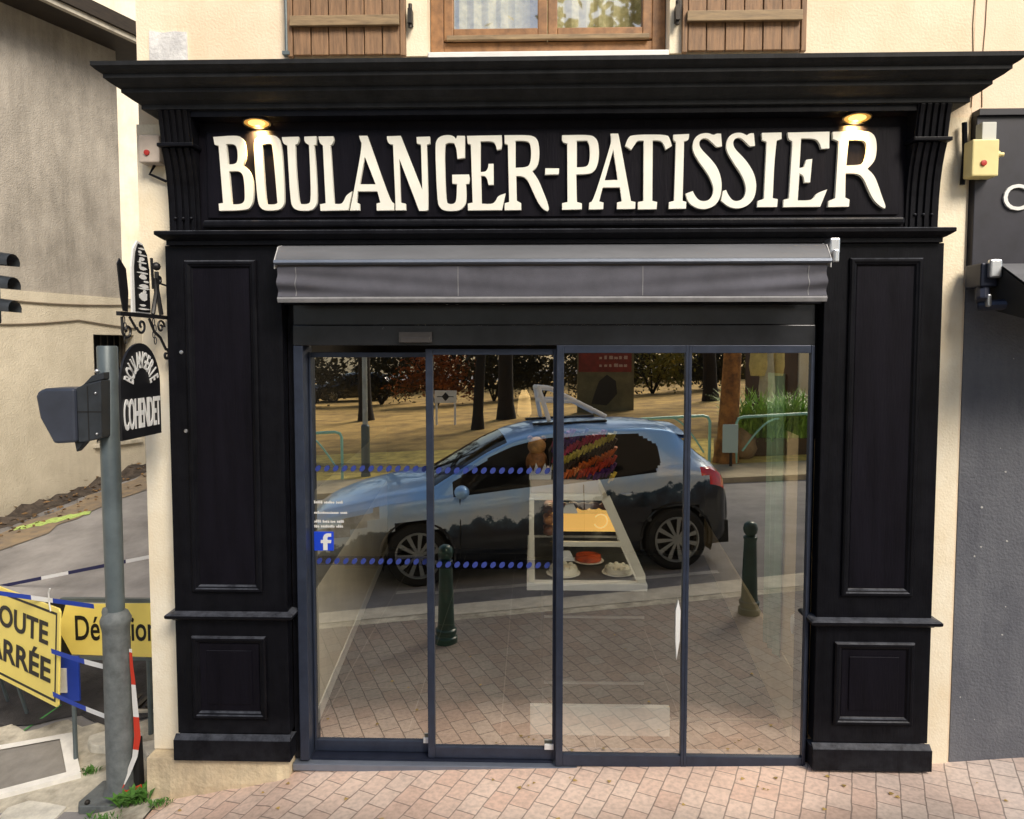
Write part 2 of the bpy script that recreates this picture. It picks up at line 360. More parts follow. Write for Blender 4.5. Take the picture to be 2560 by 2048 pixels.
def lerp(a, b, t): return a + (b - a) * t
def sm(t): t = max(0, min(1, t)); return t * t * (3 - 2 * t)
def pl(x, pts):
    if x <= pts[0][0]: return pts[0][1]
    for (a, b), (c, d) in zip(pts, pts[1:]):
        if x <= c: return b + (d - b) * (x - a) / (c - a)
    return pts[-1][1]
LETTERS=[
('B',[(-1793,3552),(-1651,3561),(-1620,3542),(-1608,3505),(-1606,3438),(-1616,3404),(-1623,3395),(-1592,3370),(-1574,3333),(-1565,3277),(-1569,3197),(-1583,3163),(-1609,3142),(-1768,3139),(-1770,3183),(-1745,3186),(-1763,3500),(-1785,3506)],[[(-1715,3509),(-1674,3509),(-1659,3490),(-1655,3444),(-1659,3413),(-1673,3401),(-1708,3400)],[(-1703,3358),(-1655,3361),(-1630,3345),(-1622,3302),(-1620,3222),(-1624,3191),(-1646,3179),(-1692,3179)]]),
('O',[(-1565,3505),(-1554,3538),(-1528,3557),(-1493,3561),(-1443,3559),(-1418,3543),(-1406,3510),(-1398,3436),(-1390,3196),(-1400,3162),(-1426,3141),(-1502,3138),(-1533,3153),(-1548,3191),(-1558,3345)],[[(-1513,3504),(-1494,3510),(-1469,3510),(-1457,3501),(-1436,3184),(-1447,3177),(-1488,3177),(-1498,3187)]]),
('U',[(-1404,3548),(-1305,3550),(-1304,3527),(-1313,3506),(-1325,3503),(-1324,3374),(-1311,3196),(-1302,3178),(-1261,3177),(-1245,3195),(-1248,3374),(-1252,3502),(-1268,3509),(-1279,3527),(-1277,3550),(-1205,3552),(-1208,3502),(-1219,3499),(-1211,3373),(-1205,3195),(-1217,3158),(-1243,3137),(-1318,3137),(-1350,3156),(-1362,3196),(-1375,3500),(-1394,3507),(-1403,3528)],[]),
('L',[(-1198,3550),(-1111,3551),(-1106,3526),(-1118,3501),(-1127,3498),(-1111,3179),(-1075,3176),(-1059,3194),(-1046,3225),(-1008,3249),(-1032,3139),(-1193,3136),(-1195,3176),(-1163,3182),(-1174,3499),(-1186,3505),(-1196,3526)],[]),
('A',[(-970,3552),(-920,3552),(-908,3518),(-796,3193),(-773,3179),(-774,3137),(-875,3136),(-876,3178),(-855,3184),(-870,3242),(-977,3243),(-984,3185),(-968,3178),(-967,3138),(-1027,3137),(-1005,3237),(-952,3500),(-964,3525)],[[(-937,3433),(-881,3285),(-965,3286)]]),
('N',[(-814,3548),(-733,3550),(-617,3253),(-624,3498),(-646,3504),(-649,3543),(-569,3545),(-568,3503),(-587,3497),(-580,3142),(-589,3133),(-636,3133),(-743,3419),(-736,3183),(-708,3177),(-707,3137),(-770,3137),(-769,3179),(-780,3499),(-802,3502),(-814,3527)],[]),
('G',[(-545,3491),(-536,3527),(-511,3548),(-467,3554),(-436,3545),(-427,3533),(-421,3548),(-374,3547),(-375,3423),(-421,3418),(-425,3472),(-439,3505),(-474,3507),(-489,3491),(-482,3191),(-469,3174),(-441,3174),(-427,3191),(-424,3280),(-450,3283),(-451,3335),(-353,3336),(-347,3313),(-353,3282),(-369,3279),(-366,3190),(-379,3157),(-407,3132),(-488,3131),(-519,3148),(-535,3185)],[]),
('E',[(-368,3547),(-170,3549),(-167,3494),(-173,3469),(-201,3465),(-207,3495),(-222,3513),(-287,3513),(-288,3349),(-263,3350),(-251,3367),(-247,3393),(-216,3394),(-215,3275),(-248,3274),(-254,3306),(-266,3324),(-285,3325),(-282,3175),(-226,3172),(-207,3189),(-195,3217),(-148,3232),(-169,3135),(-363,3134),(-364,3175),(-337,3181),(-346,3496),(-363,3502)],[]),
('R',[(-159,3549),(-22,3549),(15,3538),(34,3511),(40,3456),(37,3402),(22,3365),(0,3350),(34,3304),(59,3243),(84,3182),(95,3139),(84,3127),(59,3136),(28,3176),(-3,3243),(-28,3298),(-52,3320),(-89,3322),(-86,3189),(-62,3176),(-61,3135),(-159,3134),(-158,3176),(-133,3183),(-140,3494),(-158,3500)],[[(-93,3515),(-34,3514),(-15,3499),(-10,3451),(-14,3396),(-31,3373),(-93,3371)]]),
('-',[(68,3367),(149,3366),(147,3330),(66,3328)],[]),
('P',[(160,3546),(317,3548),(351,3530),(366,3496),(370,3436),(361,3375),(337,3339),(306,3330),(244,3328),(248,3181),(276,3173),(276,3137),(162,3135),(162,3175),(192,3181),(189,3498),(170,3501),(159,3516)],[[(246,3512),(299,3512),(312,3491),(315,3430),(309,3388),(293,3372),(247,3371)]]),
('A',[(427,3553),(473,3553),(483,3513),(547,3185),(572,3179),(571,3138),(466,3137),(466,3177),(492,3183),(482,3256),(390,3256),(372,3183),(396,3177),(394,3137),(310,3136),(313,3177),(335,3186),(428,3490),(431,3514)],[[(445,3459),(469,3301),(402,3299)]]),
('T',[(508,3483),(523,3528),(547,3546),(741,3546),(757,3523),(770,3481),(733,3458),(723,3484),(708,3509),(664,3511),(665,3185),(692,3178),(689,3136),(582,3135),(583,3179),(612,3185),(610,3509),(581,3510),(566,3492),(545,3459)],[]),
('I',[(773,3544),(863,3548),(862,3517),(851,3508),(836,3505),(832,3184),(853,3178),(851,3138),(752,3137),(753,3178),(781,3184),(787,3502),(777,3508),(772,3523)],[]),
('S',[(844,3223),(886,3238),(898,3214),(920,3186),(954,3180),(984,3195),(999,3237),(989,3280),(964,3329),(908,3402),(879,3456),(879,3498),(894,3531),(924,3549),(966,3553),(994,3540),(1009,3549),(1037,3548),(1044,3476),(1013,3470),(998,3485),(973,3510),(949,3522),(924,3513),(917,3489),(931,3462),(987,3407),(1024,3358),(1044,3298),(1046,3237),(1033,3183),(1003,3149),(955,3133),(912,3138),(874,3159),(855,3184)],[]),
('S',[(1050,3237),(1069,3243),(1082,3213),(1107,3183),(1137,3181),(1164,3197),(1176,3236),(1169,3279),(1147,3327),(1091,3406),(1062,3461),(1063,3503),(1079,3536),(1112,3552),(1149,3552),(1176,3538),(1191,3549),(1216,3549),(1224,3478),(1196,3472),(1180,3487),(1156,3511),(1134,3524),(1110,3515),(1103,3491),(1114,3463),(1170,3409),(1207,3357),(1229,3309),(1237,3248),(1223,3188),(1187,3151),(1138,3135),(1089,3143),(1055,3167),(1039,3181)],[]),
('I',[(1255,3550),(1367,3552),(1368,3513),(1341,3504),(1331,3393),(1326,3196),(1354,3190),(1351,3144),(1237,3144),(1240,3181),(1274,3193),(1283,3498),(1259,3508)],[]),
('E',[(1396,3551),(1627,3554),(1628,3460),(1581,3458),(1573,3487),(1550,3514),(1474,3515),(1468,3359),(1489,3364),(1501,3403),(1537,3408),(1528,3277),(1494,3276),(1489,3313),(1469,3325),(1463,3183),(1530,3183),(1548,3198),(1562,3222),(1623,3243),(1586,3144),(1381,3143),(1382,3187),(1411,3194),(1423,3500),(1400,3512)],[]),
('R',[(1640,3553),(1826,3557),(1862,3542),(1881,3509),(1886,3449),(1876,3389),(1838,3350),(1875,3317),(1901,3256),(1920,3202),(1943,3147),(1937,3132),(1910,3145),(1873,3178),(1841,3239),(1815,3299),(1784,3323),(1720,3324),(1721,3197),(1745,3185),(1743,3144),(1625,3142),(1627,3179),(1663,3194),(1674,3498),(1643,3511)],[[(1731,3504),(1803,3506),(1825,3488),(1829,3437),(1818,3389),(1795,3373),(1723,3371)]]),
]
# ------------------------------------------------------------------ palette
M = {}
M['black'] = mat('black_wood_paint', (.0055, .0055, .008), .36, var=.4, vscale=3.5, bump=.12, bscale=140, spec=.28)
M['black2'] = mat('black_wood_panel', (.0085, .0075, .0115), .42, var=.5, vscale=2.5, bump=.1, bscale=160, spec=.25)
M['alu'] = mat('anthracite_aluminium', (.032, .042, .07), .4, metal=.3, var=.2, vscale=12)
M['alu_dark'] = mat('dark_anthracite_aluminium', (.02, .025, .045), .4, metal=.3, var=.2, vscale=12)
M['header'] = mat('door_operator_cover', (.03, .032, .038), .22, metal=.4, var=.3, vscale=4)
def paint_mat(name, col, dust_highlight, rough):
    m = mat(name, col, rough, var=.4, vscale=3.5, bump=.18, bscale=30, spec=.11, stretch=(3, 3, .35))
    n = m.node_tree.nodes; l = m.node_tree.links; b = n['Principled BSDF']
    src = b.inputs['Base Color'].links[0].from_socket
    g = n.new('ShaderNodeNewGeometry'); sx = n.new('ShaderNodeSeparateXYZ'); l.new(g.outputs['Position'], sx.inputs[0])
    sn = n.new('ShaderNodeSeparateXYZ'); l.new(g.outputs['Normal'], sn.inputs[0])
    no = n.new('ShaderNodeTexNoise'); no.inputs['Scale'].default_value = 11; no.inputs['Detail'].default_value = 8; no.inputs['Roughness'].default_value = .75
    l.new(g.outputs['Position'], no.inputs['Vector'])
    lo = n.new('ShaderNodeMapRange'); lo.inputs['From Min'].default_value = .22; lo.inputs['From Max'].default_value = -.12; lo.inputs['To Max'].default_value = .2; l.new(sx.outputs['Z'], lo.inputs['Value'])
    up = n.new('ShaderNodeMapRange'); up.inputs['From Min'].default_value = .35; up.inputs['From Max'].default_value = .9; up.inputs['To Max'].default_value = 1.3; l.new(sn.outputs['Z'], up.inputs['Value'])  # dust colour on upward faces also paints in the moulding highlights
    ad = n.new('ShaderNodeMath'); ad.operation = 'MAXIMUM'; l.new(lo.outputs[0], ad.inputs[0]); l.new(up.outputs[0], ad.inputs[1])
    nr = n.new('ShaderNodeMapRange'); nr.inputs['From Min'].default_value = .28; nr.inputs['From Max'].default_value = .62; l.new(no.outputs['Fac'], nr.inputs['Value'])
    a2 = n.new('ShaderNodeMath'); a2.operation = 'MULTIPLY_ADD'; a2.inputs[1].default_value = .05; l.new(nr.outputs[0], a2.inputs[0])
    mu = n.new('ShaderNodeMath'); mu.operation = 'MULTIPLY'; l.new(ad.outputs[0], mu.inputs[0]); l.new(nr.outputs[0], mu.inputs[1]); l.new(mu.outputs[0], a2.inputs[2])
    mx = n.new('ShaderNodeMix'); mx.data_type = 'RGBA'; l.new(a2.outputs[0], mx.inputs['Factor']); l.new(src, mx.inputs['A']); mx.inputs['B'].default_value = (*dust_highlight, 1)
    l.new(mx.outputs['Result'], b.inputs['Base Color'])
    return m
M['black'] = paint_mat('black_wood_paint', (.0035, .0035, .0055), (.075, .08, .095), .36)
M['cornice'] = paint_mat('pale_cornice_paint', (.020, .021, .023), (.10, .105, .11), .5)  # lighter black than the rest of the shopfront
M['black2'] = paint_mat('black_wood_panel', (.0055, .0048, .0085), (.03, .03, .036), .42)
M['cream'] = wall_mat('cream_render', (.86, .745, .58), (.76, .62, .45), .3, .3, 70, low=-.45)
M['cream_light'] = wall_mat('pale_cream_render', (.92, .85, .69), (.82, .70, .50), .35, .25, 80)
M['peach'] = wall_mat('peach_render', (.88, .71, .55), (.83, .64, .48), .3, .2, 90)
M['plinth'] = wall_mat('stained_cream_plinth', (.86, .72, .48), (.40, .32, .22), .3, .6, 45, low=-.60)
M['patch'] = wall_mat('bare_grey_plaster', (.80, .80, .79), (.42, .42, .44), .3, .4, 60, blot=4)
M['greywall'] = wall_mat('rough_grey_render', (.43, .395, .345), (.25, .23, .20), .9, .9, 55)
M['beigewall'] = wall_mat('worn_beige_render', (.64, .58, .46), (.49, .44, .34), .5, .8, 50, low=.35)
M['nb_wall'] = wall_mat('dark_grey_render', (.10, .104, .122), (.155, .16, .178), .9, .6, 70, blot=2.6)
M['nb_fascia'] = mat('dark_fascia_paint', (.016, .016, .026), .5, var=.35, vscale=9)
M['soffit'] = mat('brown_soffit_boards', (.035, .026, .018), .8, var=.4, vscale=8, stretch=(1, 1, 6))
M['gutter'] = mat('pale_gutter_board', (.50, .46, .38), .6, var=.3)
M['white'] = mat('white_paint', (.78, .78, .76), .5, var=.1)
M['letter'] = mat('ivory_letter_paint', (.86, .85, .76), .45, var=.06, vscale=5)
M['wood'] = mat('brown_stained_wood', (.27, .155, .08), .6, var=.45, vscale=7, stretch=(9, 9, .8), bump=.25, bscale=60)
M['woodfr'] = mat('window_frame_wood', (.30, .15, .06), .5, var=.4, vscale=8, stretch=(2, 2, 2))
M['woodlt'] = mat('weathered_ledge_wood', (.30, .21, .115), .65, var=.4, vscale=9, stretch=(.8, 6, 6))
M['iron'] = mat('dark_hinge_iron', (.04, .035, .03), .5, metal=.6, var=.3)
M['blackiron'] = mat('black_wrought_iron', (.01, .01, .012), .45, var=.3)
M['fabric'] = mat('grey_awning_fabric', (.088, .088, .108), .85, var=.25, vscale=5, bump=.2, bscale=300)
M['cassette'] = mat('grey_awning_roll', (.125, .13, .142), .6, var=.2, vscale=4, stretch=(.4, 2, 2))
M['hem'] = mat('pale_awning_hem', (.24, .24, .25), .75, var=.2, vscale=18)
M['bar'] = mat('awning_front_bar', (.22, .25, .31), .4, metal=.5, var=.1)
M['steel'] = mat('bright_steel', (.65, .66, .68), .3, metal=.9)
M['pole'] = mat('grey_green_pole_paint', (.12, .15, .16), .42, metal=.2, var=.2, vscale=7, bump=.05)
M['polebase'] = mat('weathered_cast_base', (.15, .165, .165), .6, metal=.1, var=.35, vscale=14, bump=.2)
M['signal'] = mat('dark_signal_plastic', (.028, .034, .042), .45, var=.3, vscale=10)
M['yellow'] = mat('yellow_sign_face', (.98, .78, .19), .45, var=.08, vscale=3)
M['signblk'] = mat('black_sign_print', (.012, .012, .012), .5)
M['bluew'] = bands_mat('blue_white_tape', [(.02, .06, .42), (.02, .06, .42), (.80, .80, .80)], .14)
M['navyw'] = bands_mat('navy_white_tape', [(.008, .01, .07), (.008, .01, .07), (.78, .78, .78)], .33)
M['redw'] = bands_mat('red_white_tape', [(.62, .045, .02), (.80, .78, .74)], .2)
M['blue'] = mat('blue_barrier_board', (.012, .045, .36), .5, var=.15)
M['rubber'] = mat('black_rubber', (.012, .012, .012), .8)
M['asphalt'] = mat('asphalt', (.30, .285, .275), .9, var=.35, vscale=1.6, bump=.5, bscale=160)
M['asphalt_dark'] = mat('fresh_asphalt', (.05, .046, .046), .9, var=.5, vscale=7, bump=.7, bscale=90)
M['slab'] = mat('pale_worn_concrete', (.62, .57, .46), .85, var=.35, vscale=5.5, var2=(.25, .22, .165), bump=.5, bscale=60)
M['kerb'] = mat('kerb_stone', (.62, .57, .47), .85, var=.25, vscale=5, bump=.3, bscale=80)
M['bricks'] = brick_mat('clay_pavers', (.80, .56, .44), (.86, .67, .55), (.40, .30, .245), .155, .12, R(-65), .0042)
M['farpave'] = mat('sandy_path', (.52, .43, .28), .9, var=.3, vscale=2, bump=.3)
M['park'] = mat('leaf_strewn_ground', (.52, .34, .10), .95, var=.5, vscale=1.1, var2=(.22, .13, .035), bump=.5, bscale=40)
M['drygrass'] = mat('dry_yellow_verge', (.75, .56, .14), .95, var=.5, vscale=3, bump=.5, bscale=60)
M['paintw'] = mat('worn_white_road_paint', (.60, .58, .53), .7, var=.3, vscale=6)
M['dirt'] = mat('dark_wall_foot_dirt', (.08, .062, .048), .95, var=.6, vscale=9, bump=.8, bscale=40)
M['pane'] = glass_mat('shop_glass', .53, (.98, 1., .97), 0., (1., .99, .92))
M['pane_up'] = glass_mat('window_glass', .24, (.97, .98, .95), .02)
M['case_glass'] = glass_mat('display_glass', .08, (.97, .98, .97))

# ------------------------------------------------------------------ ground
def H_road(x, y):
    xs = max(-9, min(12, x))
    r = -.24 + .05 * xs
    if x > -2.27 and y > -.3:
        return lerp(r, -.75, sm((y + .3) / .45) * sm((x + 2.27) / .2))
    if y > -.3:
        ln = -.33 + .063 * (max(-10, min(4, x)) + 2.3) + .165 * (min(y, 14) - .3)
        return lerp(r, ln, sm((y + .3) / .6)) if y < .3 else ln
    return r
PV = [(-2.8, -.40), (-2.55, -.375), (-2.2, -.325), (-1.59, -.21), (-1.43, -.165), (0, -.118), (1.6, -.082), (2.43, -.08), (2.9, -.04), (5, .06), (14, .5)]
def H_pave(x, y):
    return lerp(pl(x, PV), -.12 + .04 * max(-3, min(14, x)), sm((-y - .15) / 1.5))
def kerb_y(x): return -2.05 - .18 * (x + 2.05)

def axis(vals):
    out = []
    for (a, b), n in vals: out += [a + (b - a) * i / n for i in range(n)]
    return out + [vals[-1][0][1]]
mb = MB()
xs = axis([((-90, -14), 8), ((-14, -3), 22), ((-3, -2), 20), ((-2, 14), 32), ((14, 90), 8)]); ys = axis([((-90, -12), 8), ((-12, -.3), 20), ((-.3, .3), 6), ((.3, 16), 40), ((16, 90), 6)])
mb.grid([[(x, y, H_road(x, y)) for x in xs] for y in ys])
struct('street', mb, M['asphalt'], smooth=True)
# brick pavement in front of the shops
mb = MB(); nx = 110; ny = 26; rows = []
for j in range(ny + 1):
    row = []
    for i in range(nx + 1):
        x = -2.22 + 13.2 * (i / nx) ** 1.25; yk = kerb_y(x); y = lerp(.118, yk + .12, j / ny)
        row.append((x, y, H_pave(x, y)))
    rows.append(row)
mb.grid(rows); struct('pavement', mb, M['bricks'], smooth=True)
# smooth concrete strip, kerb stones and gutter along the pavement edge
def strip(off0, off1, zf, mname, name, x0=-3.9, x1=11, drop=None):
    b = MB(); A = []; 
    n = 80
    for i in range(n + 1):
        x = x0 + (x1 - x0) * i / n
        r = [(x, kerb_y(x) + off0, zf(x, kerb_y(x) + off0)), (x, kerb_y(x) + off1, zf(x, kerb_y(x) + off1))]
        if drop: r.append((x, kerb_y(x) + off1 - .015, H_road(x, kerb_y(x)) - .05))
        A.append(r)
    b.grid(A); struct(name, b, M[mname])
strip(.12, -.005, lambda x, y: H_pave(x, y) + .001, 'slab', 'pavement_border')
strip(-.008, -.30, lambda x, y: H_pave(x, y) + .004, 'kerb', 'kerb', drop=True)
strip(-.316, -.62, lambda x, y: H_road(x, y) + .006, 'kerb', 'gutter')
# concrete corner pavement by the lane
mb = MB(); rows = []
def H_side(x, y):
    ln = -.33 + .063 * (x + 2.3) + .165 * (y - .3)
    return max(ln, lerp(ln, H_pave(x, y), sm((x + 2.75) / .5))) + .02 if y > -.9 else lerp(-.33 + .063 * (x + 2.3) - .198, -.20 + .04 * x, sm((-.9 - y) / .8)) + .02
for j in range(31):
    y = lerp(.84, kerb_y(-2.3) + .1, j / 30)
    rows.append([(lerp(-4.6, -2.215, i / 30), y + (.05 * math.sin(i * 1.3) if j == 0 else 0) - .14 * (30 - i) / 30 * (1 if j < 12 else 0), 0) for i in range(31)])
rows = [[(x, y, H_side(x, y)) for x, y, _ in r] for r in rows]
mb.grid(rows); struct('corner_pavement', mb, M['slab'], smooth=True)
# trench patch of fresh asphalt across the lane mouth
mb = MB()
rows = []
for j in range(13):
    y = lerp(.86, 1.75, j / 12)
    rows.append([(x, y + .06 * math.sin(x * 5) + (.05 * math.sin(x * 11 + j)) * (j in (0, 12)) - .14 * max(0, min(1, (-2.2 - x) / 2.4)), H_road(x, y) + .008) for x in [lerp(-5.4, -2.0, i / 24) for i in range(25)]])
mb.grid(rows); struct('asphalt_patch', mb, M['asphalt_dark'])
# white edge line on the carriageway, where the car stands
mb = MB(); rows = []
for i in range(25):
    x = lerp(-1.5, 2.1, i / 24); y = -3.27 - .134 * (x + 1.43)
    rows.append([(x, y + .05, H_road(x, y) + .004), (x, y - .05, H_road(x, y) + .004)])
mb.grid(rows); struct('road_marking', mb, M['paintw'])
# spray marks left by the roadworks
def spray(name, pts, w, col):
    b = MB(); rows = []
    for k, (x, y) in enumerate(pts):
        ww = w * (.5 + .5 * math.sin(math.pi * (k + .6) / len(pts)))
        rows.append([(x - ww * .4, y + ww, H_road(x, y + ww) + .016), (x + ww * .4, y - ww, H_road(x, y - ww) + .016)])
    b.grid(rows); struct(name, b, mat(name, col, .8, var=.35, vscale=30))
spray('green_spray_mark', [(lerp(-3.60, -3.50, t / 8), lerp(.70, 1.0, t / 8)) for t in range(9)], .012, (.10, .42, .10))
spray('orange_spray_mark', [(lerp(-4.25, -3.75, t / 8), 1.05 + .08 * math.sin(t * 1.4)) for t in range(9)], .06, (.55, .16, .09))
spray('yellow_spray_mark', [(lerp(-6.5, -5.8, t / 16), lerp(4.55, 5.0, t / 16) + .03 * math.sin(t * 1.9)) for t in range(17)], .085, (.50, .66, .18))
# foot of the lane wall: soil and leaves
mb = MB(); rows = []
WD = (math.sin(R(21.6)), math.cos(R(21.6)))
def wallpt(t, off=0): return (-6.77 + WD[0] * t + WD[1] * off, 5.45 + WD[1] * t - WD[0] * off)
random.seed(3)
for i in range(61):
    t = -4 + i * .16; r = []
    for k in range(6):
        o = k * .07 + (random.uniform(-.05, .05) if k else 0); x, y = wallpt(t + random.uniform(-.04, .04), o)
        r.append((x, y, H_road(x, y) + (.0, 1)[k < 5] * max(.006, (.07 - o * .3) + random.uniform(-.05, .07)) + .004))
    rows.append(r)
mb.grid(rows); o = struct('wall_foot_soil', mb, M['dirt'])
mb = MB(); rows = []
for i in range(40):
    t = -4 + i * .22; r = []
    for k in range(3):
        o = .45 + k * .32 + random.uniform(-.1, .1); x, y = wallpt(t, o); r.append((x, y, H_road(x, y) + .012))
    rows.append(r)
mb.grid(rows); struct('leaf_strewn_verge', mb, mat('verge_leaves', (.27, .20, .12), .9, var=.5, vscale=6, var2=(.18, .15, .12)))
# the far side of the road
mb = MB()
mb.grid([[(x, y, H_road(x, y) + .1) for x in [lerp(-60, 60, i / 60) for i in range(61)]] for y in (-8.75, -8.9, -10.2)])
mb.grid([[(x, -8.75, H_road(x, -8.75) + z) for x in [lerp(-60, 60, i / 60) for i in range(61)]] for z in (-.05, .1)])
struct('opposite_path', mb, M['farpave'])
mb = MB(); mb.grid([[(x, y, H_road(x, y) + .104) for x in [lerp(-60, 60, i / 60) for i in range(61)]] for y in (-10.2, -12, -14.2)])
struct('dry_verge', mb, M['drygrass'])
mb = MB(); mb.grid([[(x, y, H_road(x, y) + .108) for x in [lerp(-60, 60, i / 60) for i in range(61)]] for y in (-14.2, -20, -30, -40, -60)])
struct('park_ground', mb, M['park'])

# ------------------------------------------------------------------ the bakery house
bk = thing('bakery_house', 'cream rendered house whose ground floor holds the black bakery front', 'house', (0, .1, -.1))
W0, W1, T = .1, .36, 8.2
mb = MB()
mb.box(-2.285, -1.62, W0, W1, -.06, 2.9)
mb.box(1.78, 2.466, W0, W1, -.3, 2.9)
mb.box(-2.285, 2.466, W0, W1, 2.9, 4.04)
mb.box(-2.285, -.62, W0, W1, 4.04, 5.5); mb.box(.79, 2.466, W0, W1, 4.04, 5.5)
mb.box(-2.285, 2.466, W0, W1, 5.5, T)
part('wall', mb, M['cream'], bk)
mb = MB(); mb.box(-2.285, -2.02, W1, 9, -.8, T); mb.box(2.2, 2.466, W1, 9, -.8, T); mb.box(-2.02, 2.2, 8.75, 9, -.8, T)
part('side_wall', mb, M['cream_light'], bk)
mb = MB(); mb.box(-2.6, 2.466, -.35, 9.3, T, T + .18); part('roof', mb, M['soffit'], bk)
# pale painted strips either side of the shopfront
mb = MB(); mb.box(2.284, 2.445, .085, .0995, -.12, 3.66); part('painted_strip', mb, M['cream_light'], bk)
mb = MB(); mb.box(-2.292, -2.11, .085, .0995, -.06, 3.66); part('painted_strip', mb, M['cream_light'], bk)
# stained masonry plinth under the left pilaster
mb = MB(); rows = []
for i in range(13):
    x = lerp(-2.29, -1.436, i / 12); zb = pl(x, PV) - .12
    rows.append([(x, .12, zb), (x, -.005, zb), (x, -.012 + .008 * math.sin(i * 2.1), lerp(zb, -.066, .5)), (x, -.004, -.066), (x, .12, -.066)])
mb.grid(rows); mb.face(rows[0]); mb.face(list(reversed(rows[-1]))); part('plinth', mb, M['plinth'], bk)
# bare plaster patch above the cornice
mb = MB(); mb.prism([(-2.207, 4.0), (-1.985, 4.0), (-1.987, 4.18), (-2.06, 4.186), (-2.12, 4.178), (-2.205, 4.19)], 'y', .09, .0995); part('plaster_patch', mb, M['patch'], bk)
# white window reveals and sill
mb = MB(); mb.box(-.72, -.60, .088, .3, 4.03, 5.5); part('window_reveal', mb, M['cream_light'], bk)
mb = MB(); mb.box(.77, .84, .088, .3, 4.03, 5.5); part('window_reveal', mb, M['cream_light'], bk)
mb = MB(); mb.box(-.598, .768, .082, .19, 4.0, 4.05); part('window_sill', mb, M['white'], bk, bev=.006)
# upper window
w = thing('tmp', None, None); bpy.data.objects.remove(w)
win = part('window', MB().box(-.597, -.52, .2, .28, 4.045, 5.5).box(.69, .767, .2, .28, 4.045, 5.5).box(-.52, .69, .2, .28, 4.045, 4.15), M['woodfr'], bk, bev=.005)
for x0, x1 in ((-.518, .083), (.087, .688)):
    b = MB().box(x0, x0 + .055, .19, .25, 4.155, 5.45).box(x1 - .055, x1, .19, .25, 4.155, 5.45).box(x0 + .055, x1 - .055, .19, .25, 4.155, 4.225)
    part('casement', b, M['woodfr'], win, bev=.006)
    part('pane', MB().box(x0 + .05, x1 - .05, .218, .222, 4.22, 5.45), M['pane_up'], win)
part('drip_rail', MB().box(-.50, .67, .165, .19, 4.15, 4.178), M['woodlt'], win, bev=.004)
lace = mat('lace_curtain', (.80, .73, .50), .9, var=.35, vscale=14, var2=(.50, .46, .26), stretch=(1, 1, 1.6), bump=.4)
part('net_curtain', MB().grid([[(lerp(-.5, .67, i / 80), .33 + .015 * math.sin(i * 1.1), z) for i in range(81)] for z in (4.1, 5.4)]), lace, win, smooth=True)
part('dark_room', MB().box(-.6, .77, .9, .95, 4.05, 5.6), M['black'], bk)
# plank shutters folded back on the wall
def shutter(x0, x1, hinge_left):
    s = part('shutter', MB(), M['wood'], bk); bpy.data.objects.remove(s)
    b = MB(); n = 6; wd = (x1 - x0 - .06) / n
    for i in range(n):
        b.box(x0 + .03 + i * wd + .003, x0 + .03 + (i + 1) * wd - .003, .055 + .003 * (i % 2), .082, 4.03, 5.4)
    b.box(x0, x0 + .028, .05, .082, 4.02, 5.4); b.box(x1 - .028, x1, .05, .082, 4.02, 5.4)
    s = part('shutter', b, M['wood'], bk, bev=.003)
    part('batten', MB().box(x0 + .02, x1 - .03, .025, .05, 4.178, 4.235), M['woodlt'], s, bev=.004)
    hx = x1 if hinge_left else x0
    part('hinge', MB().box(hx - .012 + (.03 if hinge_left else -.03), hx + .012 + (.03 if hinge_left else -.03), .03, .085, 4.19, 4.27).tube([(hx + (.03 if hinge_left else -.03), .05, 4.17), (hx + (.03 if hinge_left else -.03), .05, 4.30)], .011), M['iron'], s)
    ox = x0 - .018 if hinge_left else x1 + .018
    if hinge_left: part('stay_bar', MB().tube([(ox + .01, .06, 4.04), (ox + .01, .06, 5.4)], .01).box(ox - .012, ox + .03, .045, .085, 4.03, 4.05), M['pole'], s)
    return s
shutter(-1.39, -.72, True); shutter(.835, 1.52, False)

# interior of the shop
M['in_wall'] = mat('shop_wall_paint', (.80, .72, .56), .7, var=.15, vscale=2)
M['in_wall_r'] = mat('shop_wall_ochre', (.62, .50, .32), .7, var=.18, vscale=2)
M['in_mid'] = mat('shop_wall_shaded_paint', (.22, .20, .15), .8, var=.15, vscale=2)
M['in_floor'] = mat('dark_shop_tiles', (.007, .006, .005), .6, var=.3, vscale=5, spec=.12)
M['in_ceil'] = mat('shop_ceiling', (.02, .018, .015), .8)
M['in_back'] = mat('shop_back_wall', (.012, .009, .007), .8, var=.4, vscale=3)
M['grout'] = mat('pale_grout', (.10, .09, .075), .8)
D = 4.6
part('interior_floor', MB().face([(-2.0, .2, -.16), (2.2, .2, -.16), (2.2, D, -.16), (-2.0, D, -.16)]) or MB().grid([[(-2.0, .2, -.16), (2.2, .2, -.16)], [(-2.0, D, -.16), (2.2, D, -.16)]]), M['in_floor'], bk)
b = MB()
for x in (-1.43, -.82, -.21, .40, 1.01): b.box(x, x + .007, .27, D - .1, -.1575, -.155)
for y in (.465, 1.08, 1.69, 2.3): b.box(-1.35, 1.62, y, y + .007, -.1577, -.1552)
part('tile_joints', b, M['grout'], bk)
part('mat_edge', MB().box(.88, 1.66, .66, .685, -.154, -.14), M['steel'], bk)
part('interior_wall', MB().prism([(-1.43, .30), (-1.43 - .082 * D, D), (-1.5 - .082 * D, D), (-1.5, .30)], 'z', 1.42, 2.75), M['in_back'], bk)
part('wall_panelling', MB().prism([(-1.425, .30), (-1.425 - .082 * D, D), (-1.5 - .082 * D, D), (-1.5, .30)], 'z', -.158, .75), M['in_wall'], bk)
